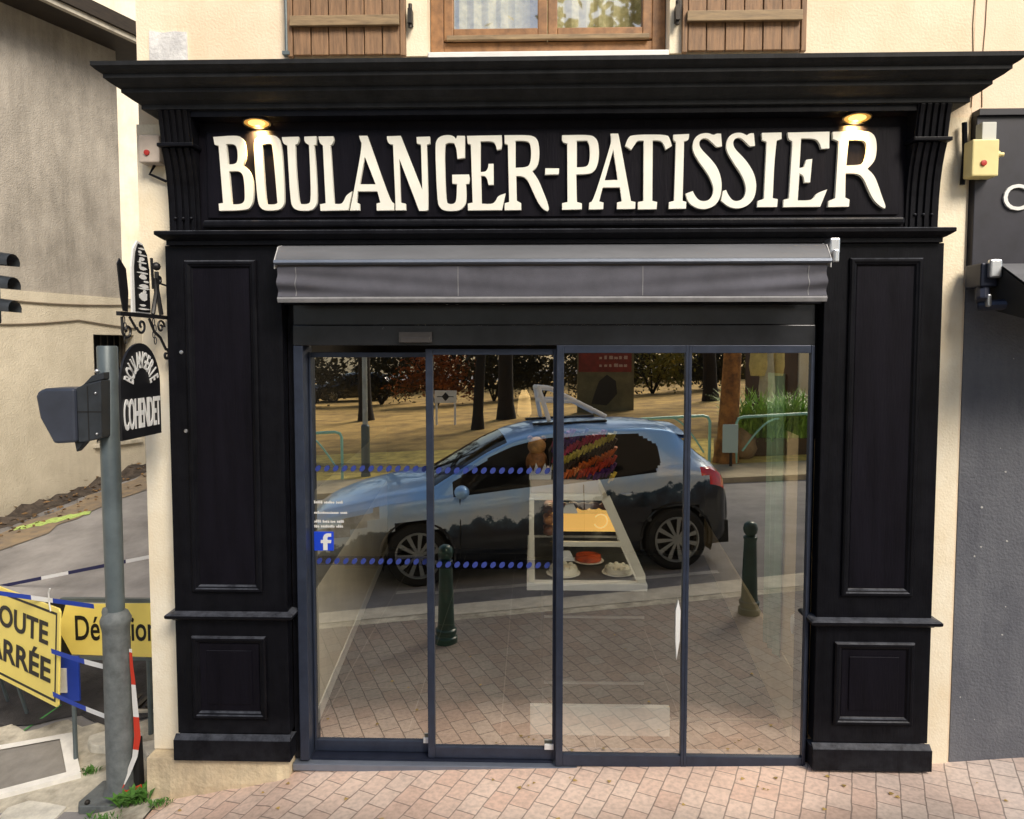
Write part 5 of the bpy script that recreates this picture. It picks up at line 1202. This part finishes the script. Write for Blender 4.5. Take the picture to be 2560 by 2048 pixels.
    part('spoiler', MB().grid([[(-1.50, y, 1.650 - .10 * (y / .7) ** 2), (-1.78, y * .98, 1.61 - .10 * (y / .7) ** 2), (-1.80, y * .98, 1.57 - .10 * (y / .7) ** 2), (-1.6, y, 1.58 - .10 * (y / .7) ** 2)] for y in [-.66 + 1.32 * k / 14 for k in range(15)]]), paint, t, world=False, smooth=True)
    part('grille', MB().box(2.80, 2.857, -.42, .42, .50, .62).box(2.76, 2.845, -.5, .5, .30, .42), M['signblk'], t, world=False, bev=.01)
    for s in (1, -1):
        mb_ = MB().ball((.93, s * 1.10, 1.10), .105, 14, 10, sz=.72, sx=.8, sy=1.15)
        mr_ = part('door_mirror', mb_, paint, t, world=False, smooth=True)
        part('mirror_foot', MB().tube([(.95, s * .90, 1.03), (.94, s * 1.04, 1.06)], .03, 8), M['tyre'], mr_, world=False)
        for x in (-.95, .10): part('door_handle', MB().tube([(x - .10, s * .985, .93), (x, s * 1.012, .94), (x + .10, s * .985, .935)], .017, 8), paint, t, world=False, smooth=True)
        b = MB()
        for x, zb, zt_ in ((.98, .34, 1.0), (-.42, .34, 1.08)):
            b.tube([(x, s * .992, zb), (x - .02, s * .996, .7), (x - .03, s * .965, zt_)], .007, 4)
        part('door_gap', b, M['signblk'], t, world=False)
        b = MB().prism([(x, smooth_pl(x, BL) + .012 - .004) for x in [1.0 - .08 * k for k in range(31)]] + [(x, smooth_pl(x, BL) + .026) for x in [1.0 - .08 * (30 - k) for k in range(31)]], 'y', s * .93, s * .936)
        for xw in (1.46, -1.51):
            w = part('wheel', MB().lathe([(.20, -.09), (.255, -.11), (.335, -.11), (.362, -.085), (.365, 0), (.362, .085), (.335, .11), (.255, .11), (.20, .09)], (xw, s * .86, .37), 36, 'y', caps=False), M['tyre'], t, world=False, smooth=True)
            o = s * .105
            b = MB().lathe([(.262, -.02), (.262, .02), (.245, .022), (.235, 0), (.245, -.022), (.262, -.02)], (xw, s * .86 + o, .37), 36, 'y', caps=False)
            b.lathe([(.001, s * .02), (.045, s * .015), (.05, -s * .01)], (xw, s * .86 + o, .37), 16, 'y')
            for k in range(11):
                a = 2 * math.pi * k / 11; ca, sa = math.cos(a), math.sin(a)
                pts = []
                for r_, w_ in ((.04, .014), (.245, .026)):
                    pts.append([(xw + r_ * ca - w_ * sa * e, s * .86 + o + s * .012, .37 + r_ * sa + w_ * ca * e) for e in (-1, 1)])
                b.grid(pts)
            part('rim', b, M['rim'], w, world=False)
            part('brake_disc', MB().lathe([(.001, 0), (.22, 0)], (xw, s * (.86 + .06), .37), 24, 'y'), M['tyre'], w, world=False)
            part('arch_liner', MB().grid([[(xw + .43 * math.cos(a), s * y, .37 + .43 * math.sin(a)) for a in [math.pi * (1.12 - 1.24 * k / 24) for k in range(25)]] for y in (.60, .965)]).grid([[(xw + .43 * math.cos(a), s * .60, .37 + .43 * math.sin(a)) for a in [math.pi * (1.12 - 1.24 * k / 24) for k in range(25)]], [(xw + .01 * math.cos(a), s * .60, .37 + .01 * math.sin(a)) for a in [math.pi * (1.12 - 1.24 * k / 24) for k in range(25)]]]), M['tyre'], t, world=False)
            part('arch_lip', MB().tube([(xw + .425 * math.cos(a), s * (smooth_pl(xw + .425 * math.cos(a), WD_) * (.985 if math.sin(a) > .2 else .972) - .004), .37 + .425 * math.sin(a)) for a in [math.pi * (1.08 - 1.16 * k / 30) for k in range(31)]], .016, 6), paint if paint is M['car_dark'] else M['car_dark'], t, world=False, smooth=True)
    return t
head = R(171.5)
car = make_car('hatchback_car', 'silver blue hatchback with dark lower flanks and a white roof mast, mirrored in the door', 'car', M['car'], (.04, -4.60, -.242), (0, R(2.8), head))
car_b = make_car('parked_car', 'black hatchback parked far off under the trees, mirrored at the upper left of the glass', 'car', M['car_dark'], (-10.6, -37, H_road(-10.6, -37) + .11), (0, 0, R(150)), 130)
# bright letter printed on the rear door
cm = MB()
pts = [(math.cos(a), math.sin(a)) for a in [R(40 + 300 * k / 24) for k in range(25)]]
cm.grid([[(-.62 + .085 * c, -1.000, .66 + .085 * s_) for c, s_ in pts], [(-.62 + .068 * c, -1.001, .66 + .068 * s_) for c, s_ in pts]])
part('door_print', cm, M['white'], car, world=False)
# camera mast on the roof: a white A-frame
b = MB(); r_ = .028; MX = -.10; mw = mat('bright_white_tube', (.92, .91, .88), .4)
for s in (1, -1):
    b.tube([(-.02, s * .16, 2.12), (-.10, s * .34, 1.72)], r_, 8)
    b.tube([(-.18, s * .14, 2.10), (-.80, s * .34, 1.74)], r_, 8)
    b.tube([(-.05, s * .22, 1.96), (-.46, s * .23, 1.94)], .022, 8)
b.tube([(-.02, .16, 2.12), (-.02, -.16, 2.12)], r_, 8); b.tube([(-.18, .14, 2.10), (-.18, -.14, 2.10)], r_, 8)
b.tube([(-.02, -.16, 2.12), (-.18, -.14, 2.10)], r_, 8); b.tube([(-.02, .16, 2.12), (-.18, .14, 2.10)], r_, 8)
b.tube([(-.06, .25, 1.95), (-.06, -.25, 1.95)], .02, 8); b.tube([(-.46, .23, 1.94), (-.46, -.23, 1.94)], .02, 8)
b.xf(Matrix.Translation((MX, 0, .02)))
part('roof_mast', b, mw, car, world=False, smooth=True)
part('mast_foot', MB().box(-.9, -.0, .30, .37, 1.70, 1.725).box(-.9, -.0, -.37, -.30, 1.70, 1.725), M['signblk'], car, world=False)

# ------------------------------------------------------------------ street furniture opposite
M['green'] = mat('dark_green_cast_iron', (.012, .055, .042), .35, var=.3, vscale=9, coat=.3)
def bollard(x, y, label):
    z = H_pave(x, y)
    t = thing('bollard', label, 'bollard', (x, y, z), group='dark green bollards on the pavement')
    part('base', MB().lathe([(.098, -.02), (.098, .05), (.085, .06), (.082, .085), (.092, .09), (.092, .115), (.078, .125), (.072, .16)], (x, y, z), 20), M['green'], t, smooth=True)
    part('shaft', MB().lathe([(.072, .16), (.062, .50), (.056, .68), (.062, .69), (.062, .71), (.04, .725)], (x, y, z), 20), M['green'], t, smooth=True)
    part('knob', MB().lathe([(.04, .725), (.058, .745), (.066, .785), (.056, .825), (.03, .846), (.001, .85)], (x, y, z), 20), M['green'], t, smooth=True)
bollard(-.74, -1.69, 'dark green cast bollard mirrored before the front wheel of the car')
bollard(1.985, -2.24, 'dark green cast bollard mirrored behind the tail of the car')
z = H_road(-3.56, -10.5) + .1
t = thing('street_lamp', 'tall grey lamp post mirrored in the left pane', 'street lamp', (-3.56, -10.5, z))
part('base', MB().lathe([(.11, -.02), (.095, .1), (.09, 1.05), (.095, 1.08), (.06, 1.12)], (-3.56, -10.5, z), 16), M['pole'], t, smooth=True)
part('pole', MB().lathe([(.058, 1.1), (.045, 6.2)], (-3.56, -10.5, z), 14), mat('galvanised_pole', (.42, .44, .42), .45, metal=.4, var=.2), t, smooth=True)
part('lantern', MB().box(-3.75, -3.37, -10.3, -9.6, z + 6.2, z + 6.32), M['pole'], t, bev=.03)
z = H_road(-2.72, -20.7) + .1
t = thing('direction_sign', 'white direction board with a black diamond emblem on two posts by the trees', 'road sign', (-3.1, -20.7, z))
part('panel', MB().box(-3.48, -2.70, -20.70, -20.67, .52, .96), M['white'], t)
part('emblem', MB().prism([(-3.09, .58), (-2.95, .74), (-3.09, .90), (-3.23, .74)], 'y', -20.668, -20.664).box(-3.4, -2.8, -20.667, -20.665, .725, .755), M['signblk'], t)
b = MB()
for x in (-3.42, -2.76): b.tube([(x, -20.72, .94), (x, -20.72, z)], .04, 8)
part('post', b, M['white'], t)
M['aqua'] = mat('pale_green_tube', (.36, .72, .58), .4, var=.1)
def barrier(x0, x1, y, hgt, label):
    zl, zr_ = H_road(x0, y) + .1, H_road(x1, y) + .1
    t = thing('tube_barrier', label, 'barrier', ((x0 + x1) / 2, y, (zl + zr_) / 2), group='pale green tube barriers along the verge')
    b = MB().tube([(x0, y, zl), (x0, y, zl + hgt - .12), (x0 + .04, y, zl + hgt - .03), (x0 + .14, y, zl + hgt), (x1 - .14, y, zr_ + hgt), (x1 - .04, y, zr_ + hgt - .03), (x1, y, zr_ + hgt - .12), (x1, y, zr_)], .03, 8)
    part('frame', b, M['aqua'], t, smooth=True)
    for xa, xb in ((x0 + .12, x0 + .85), (x1 - .12, x1 - .85)):
        b = MB().tube([(lerp(xa, xb, u), y + .01, (zl if xa < xb else zr_) + .25 + (hgt - .28) * math.sin(u * math.pi / 2)) for u in [k / 10 for k in range(11)]], .02, 6)
        part('brace', b, M['aqua'], t, smooth=True)
barrier(1.5, 3.62, -10.25, 1.0, 'pale green tube barrier mirrored above the tail of the car')
barrier(4.16, 6.3, -10.25, .95, 'pale green tube barrier mirrored at the right end of the glass')
barrier(-5.9, -4.0, -10.25, 1.0, 'pale green tube barrier mirrored at the left end of the glass')
z = H_road(3.95, -9.9) + .1
t = thing('small_notice', 'small pale rectangular plate on a short post before the plane tree', 'notice', (3.95, -9.9, z))
part('plate', MB().box(3.79, 4.10, -9.93, -9.91, .33, .90), mat('pale_plate', (.55, .72, .68), .4), t, bev=.02)
part('post', MB().tube([(3.97, -9.95, .85), (3.97, -9.95, z)], .03, 8), M['soffit'], t)
z = H_road(2.6, -23.4) + .1
t = thing('poster_board', 'tall olive poster board with a red heading strip behind the barrier', 'poster board', (2.7, -23.4, z))
part('board', MB().box(1.75, 3.95, -23.4, -23.3, -.25, 2.6), mat('olive_board', (.17, .15, .075), .7, var=.35, vscale=2), t)
b = MB().box(1.8, 3.85, -23.295, -23.28, 1.55, 2.45); part('heading', b, mat('red_heading', (.24, .03, .02), .6, var=.4, vscale=3), t)
b = MB(); random.seed(4)
for r0 in (1.75, 2.05):
    x = 2.6
    while x < 3.6: b.box(x, x + random.uniform(.08, .16), -23.278, -23.27, r0, r0 + random.uniform(.08, .14)); x += .19
part('faded_print', b, mat('faded_print', (.55, .40, .32), .7), t)
part('picture', MB().prism([(2.3, .3), (2.9, .25), (3.3, .7), (3.25, 1.2), (2.9, 1.45), (2.6, 1.2), (2.45, .8)], 'y', -23.295, -23.285), M['signblk'], t)
z = H_road(5.8, -13.4) + .1
t = thing('folded_parasol', 'folded grey and yellow parasol standing behind the barrier', 'parasol', (5.8, -13.4, z))
part('pole', MB().tube([(5.8, -13.4, z), (5.8, -13.4, 3.2)], .03, 8), M['steel'], t)
part('canopy', MB().lathe([(.16, 1.1), (.20, 1.4), (.14, 2.3), (.05, 3.1), (.001, 3.15)], (5.8, -13.4, 0), 14), mat('parasol_cloth', (.50, .47, .38), .9, var=.2), t, smooth=True)
part('yellow_panel', MB().lathe([(.21, 1.75), (.25, 2.0), (.2, 2.6), (.08, 3.0)], (5.62, -13.45, 0), 12).lathe([(.1, 1.75), (.14, 2.0), (.12, 2.6), (.05, 3.0)], (6.1, -13.45, 0), 12), mat('yellow_cloth', (.62, .50, .20), .9, var=.3), t, smooth=True)
kz = H_road(8, -17)
t = thing('wooden_kiosk', 'brown wooden kiosk with a cream corner post at the far right', 'kiosk', (8.6, -17, kz))
part('wall', MB().box(6.95, 10.5, -19, -16.6, kz - .1, 3.4), mat('kiosk_boards', (.07, .028, .012), .7, var=.4, vscale=4, stretch=(6, 6, .5)), t)
part('corner_post', MB().box(7.75, 8.5, -16.6, -16.5, kz - .1, 3.4), M['cream_light'], t)
part('roof', MB().box(6.7, 10.8, -19.3, -16.2, 3.41, 3.6), M['soffit'], t)

# plants
def blades(x, y, z, n, spread, h, seed, arch=.5):
    random.seed(seed); b = MB()
    for k in range(n):
        a = random.uniform(0, 6.283); L = h * random.uniform(.5, 1.1); px = x + random.uniform(-spread, spread); py = y + random.uniform(-.25, .25)
        w = random.uniform(.012, .03); ar = arch * random.uniform(.3, 1.3); rows = []
        for q in range(6):
            u = q / 5; d = ar * L * u * u; zz = z + L * (u - .35 * ar * u ** 3)
            ww = w * (1 - u) ** .6 + .002
            rows.append([(px + d * math.cos(a) - ww * math.sin(a), py + d * math.sin(a) + ww * math.cos(a), zz), (px + d * math.cos(a) + ww * math.sin(a), py + d * math.sin(a) - ww * math.cos(a), zz)])
        b.grid(rows)
    return b
strap = mat('strap_leaf', (.34, .55, .08), .5, var=.5, vscale=5, var2=(.10, .24, .04))
z = H_road(5.2, -11.2) + .1
t = thing('leafy_planter', 'bright green strap-leaved plants in a long planter behind the right barrier', 'planter', (5.2, -11.2, z))
part('trough', MB().box(4.4, 6.2, -11.5, -10.95, z, z + .38), mat('planter_wood', (.12, .075, .04), .8, var=.4), t, bev=.01)
part('foliage', blades(5.35, -11.2, z + .3, 800, 1.0, 1.25, 5, .7), strap, t)
b = MB().ball((4.35, -11.0, H_road(4.35, -11) + .35), .42, 12, 8, sx=1.1, sz=.9); random.seed(6)
b.v = [(p[0] + random.uniform(-.05, .05), p[1] + random.uniform(-.05, .05), p[2] + random.uniform(-.05, .05)) for p in b.v]
single('boulder', 'sandy boulder beside the foot of the plane tree', 'boulder', b, mat('sandstone', (.42, .27, .13), .9, var=.4, vscale=4), (4.35, -11, .2), smooth=True)

leafmats = [mat('autumn_leaf', (.26, .21, .04), .7, var=.5, vscale=.5, var2=(.08, .10, .02)), mat('dark_leaf', (.03, .028, .012), .8, var=.5, vscale=.7, var2=(.012, .014, .006)), mat('rust_leaf', (.34, .10, .025), .8, var=.5, vscale=.8, var2=(.07, .03, .01))]
def crown_mb(n, rx, ry, rz, cz, size, seed, hollow=.55):
    random.seed(seed); b = MB(); cl = []
    for k in range(26):
        a = random.uniform(0, 6.283); u = random.uniform(-1, 1); r_ = random.uniform(.35, .95); q = math.sqrt(1 - u * u)
        cl.append((rx * r_ * q * math.cos(a), ry * r_ * q * math.sin(a), cz + rz * r_ * u))
    for k in range(n):
        c = cl[k % len(cl)]; g = [random.gauss(0, .33) for _ in range(3)]
        p = Vector((c[0] + g[0] * rx * .6, c[1] + g[1] * ry * .6, c[2] + g[2] * rz * .5))
        d = Vector((random.gauss(0, 1), random.gauss(0, 1), random.gauss(0, .6))).normalized(); e = d.orthogonal().normalized(); s = size * random.uniform(.5, 1.2)
        b.face([p - d * s * .5, p + e * s * .3, p + d * s * .55, p - e * s * .3])
    return b
def trunk_mb(r, h, seed, limbs=6, reach=2.4):
    random.seed(seed); b = MB(); path = []; rr = []
    for k in range(9):
        u = k / 8; path.append((.12 * math.sin(u * 3 + seed), .1 * math.cos(u * 2.3 + seed) - .1, -.1 + (h + .1) * u)); rr.append(r * (1.35 if k == 0 else 1.05 - .4 * u))
    b.tube(path, rr, 12)
    for k in range(limbs):
        a = 6.283 * k / limbs + seed; z0 = h * random.uniform(.75, .98); L = reach * random.uniform(.7, 1.2)
        b.tube([(path[7][0], path[7][1], z0), (L * .5 * math.cos(a), L * .5 * math.sin(a), z0 + L * .5), (L * math.cos(a), L * math.sin(a), z0 + L * 1.2)], [r * .45, r * .3, r * .1], 7)
    return b
bark = mat('mottled_plane_bark', (.46, .20, .05), .85, var=.5, vscale=5, var2=(.10, .035, .012), bump=.4, bscale=14)
bark_d = mat('dark_bark', (.018, .013, .010), .9, var=.5, vscale=6, bump=.4, bscale=14)
def tree(x, y, r, h, lm, bk_, seed, label, s=1.):
    t = thing('plane_tree' if bk_ is bark else 'park_tree', label, 'tree', (x, y, H_road(x, y) + .1), (0, 0, seed * 1.7), group='park trees across the road')
    part('trunk', trunk_mb(r, h, seed), bk_, t, world=False, smooth=True)
    part('crown', crown_mb(6000, 3.6 * s, 3.6 * s, 2.9 * s, h + 3.2 * s, .27 * s, seed), lm, t, world=False)
tree(3.97, -10.55, .21, 4.6, leafmats[0], bark, 1, 'mottled plane tree with orange bark mirrored at the right, before the planter')
tree(-1.67, -19.0, .18, 5.0, leafmats[1], bark_d, 2, 'dark slim tree trunk mirrored right of the white direction board', 1.1)
tree(-.80, -22.0, .30, 5.5, leafmats[2], bark_d, 3, 'dark thick tree trunk mirrored above the car roof front', 1.2)
tree(-6.8, -24.0, .28, 5.2, leafmats[0], bark_d, 4, 'dark park tree mirrored behind the lamp post', 1.1)
tree(7.5, -26, .3, 5.4, leafmats[0], bark_d, 5, 'dark park tree beyond the kiosk', 1.2)
tree(-14, -15, .3, 5.2, leafmats[2], bark_d, 6, 'rust-leaved park tree far to the left of the road', 1.1)
tree(12, -13, .3, 5.2, leafmats[0], bark_d, 8, 'yellowing park tree far to the right of the road', 1.1)
def shrub(x, y, rx, h, lm, seed, label):
    z = H_road(x, y) + .1
    t = thing('park_shrub', label, 'shrub', (x, y, z), group='shrubs at the back of the park')
    part('foliage', crown_mb(2200, rx, 1.2, h * .5, h * .52, .22, seed), lm, t, world=False)
    random.seed(seed); b = MB()
    for k in range(7):
        a = 6.283 * k / 7; b.tube([(0, 0, -.05), (rx * .3 * math.cos(a), .3 * math.sin(a), h * .4), (rx * .6 * math.cos(a), .5 * math.sin(a), h * .8)], [.05, .035, .015], 6)
    part('stem', b, bark_d, t, world=False)
SH = [(-15.5, 2.8, 3.0, 0), (-11.6, 2.4, 2.6, 1), (-8.2, 2.4, 3.2, 1), (-4.8, 2.3, 3.3, 2), (-2.0, 2.0, 3.6, 1), (.6, 2.1, 3.6, 1), (3.4, 2.2, 3.2, 1), (6.2, 2.2, 3.0, 0), (9.6, 2.6, 3.2, 1), (13.5, 3, 3.2, 0)]
W_ = ['pale yellowish', 'dark low', 'dark rounded', 'rust brown', 'black green tall', 'black green dense', 'dark ragged', 'olive', 'dark bushy', 'olive broad']
P_ = ['at the far left of the park', 'beside the far parked car', 'behind the lamp post', 'behind the direction board', 'behind the slim tree trunk', 'behind the thick tree trunk', 'behind the poster board', 'left of the kiosk', 'behind the kiosk', 'at the far right of the park']
for k, (x, rx, h, li) in enumerate(SH):
    shrub(x, -31 - (k % 3) * 1.3, rx, h, leafmats[li], 50 + k, '%s shrub %s' % (W_[k], P_[k]))
# dark wooded bank closing the view beyond the park
b = MB(); random.seed(77)
for k in range(16000):
    x = random.uniform(-60, 60); y = -44 - random.uniform(0, 5); z = H_road(x, y) + random.uniform(0, 1) ** 1.3 * (6.5 + 2.5 * math.sin(x * .35) + 1.5 * math.sin(x * .9))
    d = Vector((random.gauss(0, 1), random.gauss(0, 1), random.gauss(0, 1))).normalized(); e = d.orthogonal().normalized(); s = random.uniform(.25, .8); p = Vector((x, y, z))
    b.face([p - d * s * .5, p + e * s * .4, p + d * s * .5, p - e * s * .4])
o = single('far_woodland', 'dark autumn woodland closing off the park, mirrored along the top of the glass', 'woodland', b, leafmats[1], (0, -46, 0)); o['kind'] = 'stuff'

# ------------------------------------------------------------------ camera, sky, sun
cd = bpy.data.cameras.new('camera'); cam = bpy.data.objects.new('camera', cd); COL.objects.link(cam)
cam.location = (0, -4, 2.35); cam.rotation_euler = (R(90 - 3.2), 0, R(1.5))
cd.sensor_width = 36; cd.lens = 36 * 1757 / 2560; cd.shift_x = -5 / 2560; cd.shift_y = -47 / 2560
cd.clip_start = .05; cd.clip_end = 500
SC.camera = cam
wd = bpy.data.worlds.new('World'); SC.world = wd; wd.use_nodes = True
n = wd.node_tree.nodes; l = wd.node_tree.links; bg = n['Background']
sky = n.new('ShaderNodeTexSky'); sky.sky_type = 'NISHITA'; sky.sun_disc = False
EL, AZ = 42, -32         # sun in front of the facade, to the right
sd = Vector((-math.sin(R(AZ)) * math.cos(R(EL)), -math.cos(R(AZ)) * math.cos(R(EL)), math.sin(R(EL))))
sky.sun_elevation = R(EL); sky.sun_rotation = math.atan2(sd.x, sd.y); sky.air_density = 1.; sky.dust_density = 1.6; sky.ozone_density = .6
l.new(sky.outputs[0], bg.inputs['Color']); bg.inputs['Strength'].default_value = .15
sl = bpy.data.lights.new('sun', 'SUN'); sl.energy = 5.; sl.angle = R(28); sl.color = (1, .90, .76)
so = bpy.data.objects.new('sun', sl); COL.objects.link(so); so.rotation_euler = (-sd).to_track_quat('-Z', 'Y').to_euler(); so.location = sd * 30
SC.view_settings.view_transform = 'Standard'; SC.view_settings.look = 'None'; SC.view_settings.exposure = 0; SC.view_settings.gamma = 1
SC.render.engine = 'CYCLES'
SC.cycles.max_bounces = 8; SC.cycles.transparent_max_bounces = 12; SC.cycles.sample_clamp_indirect = 6
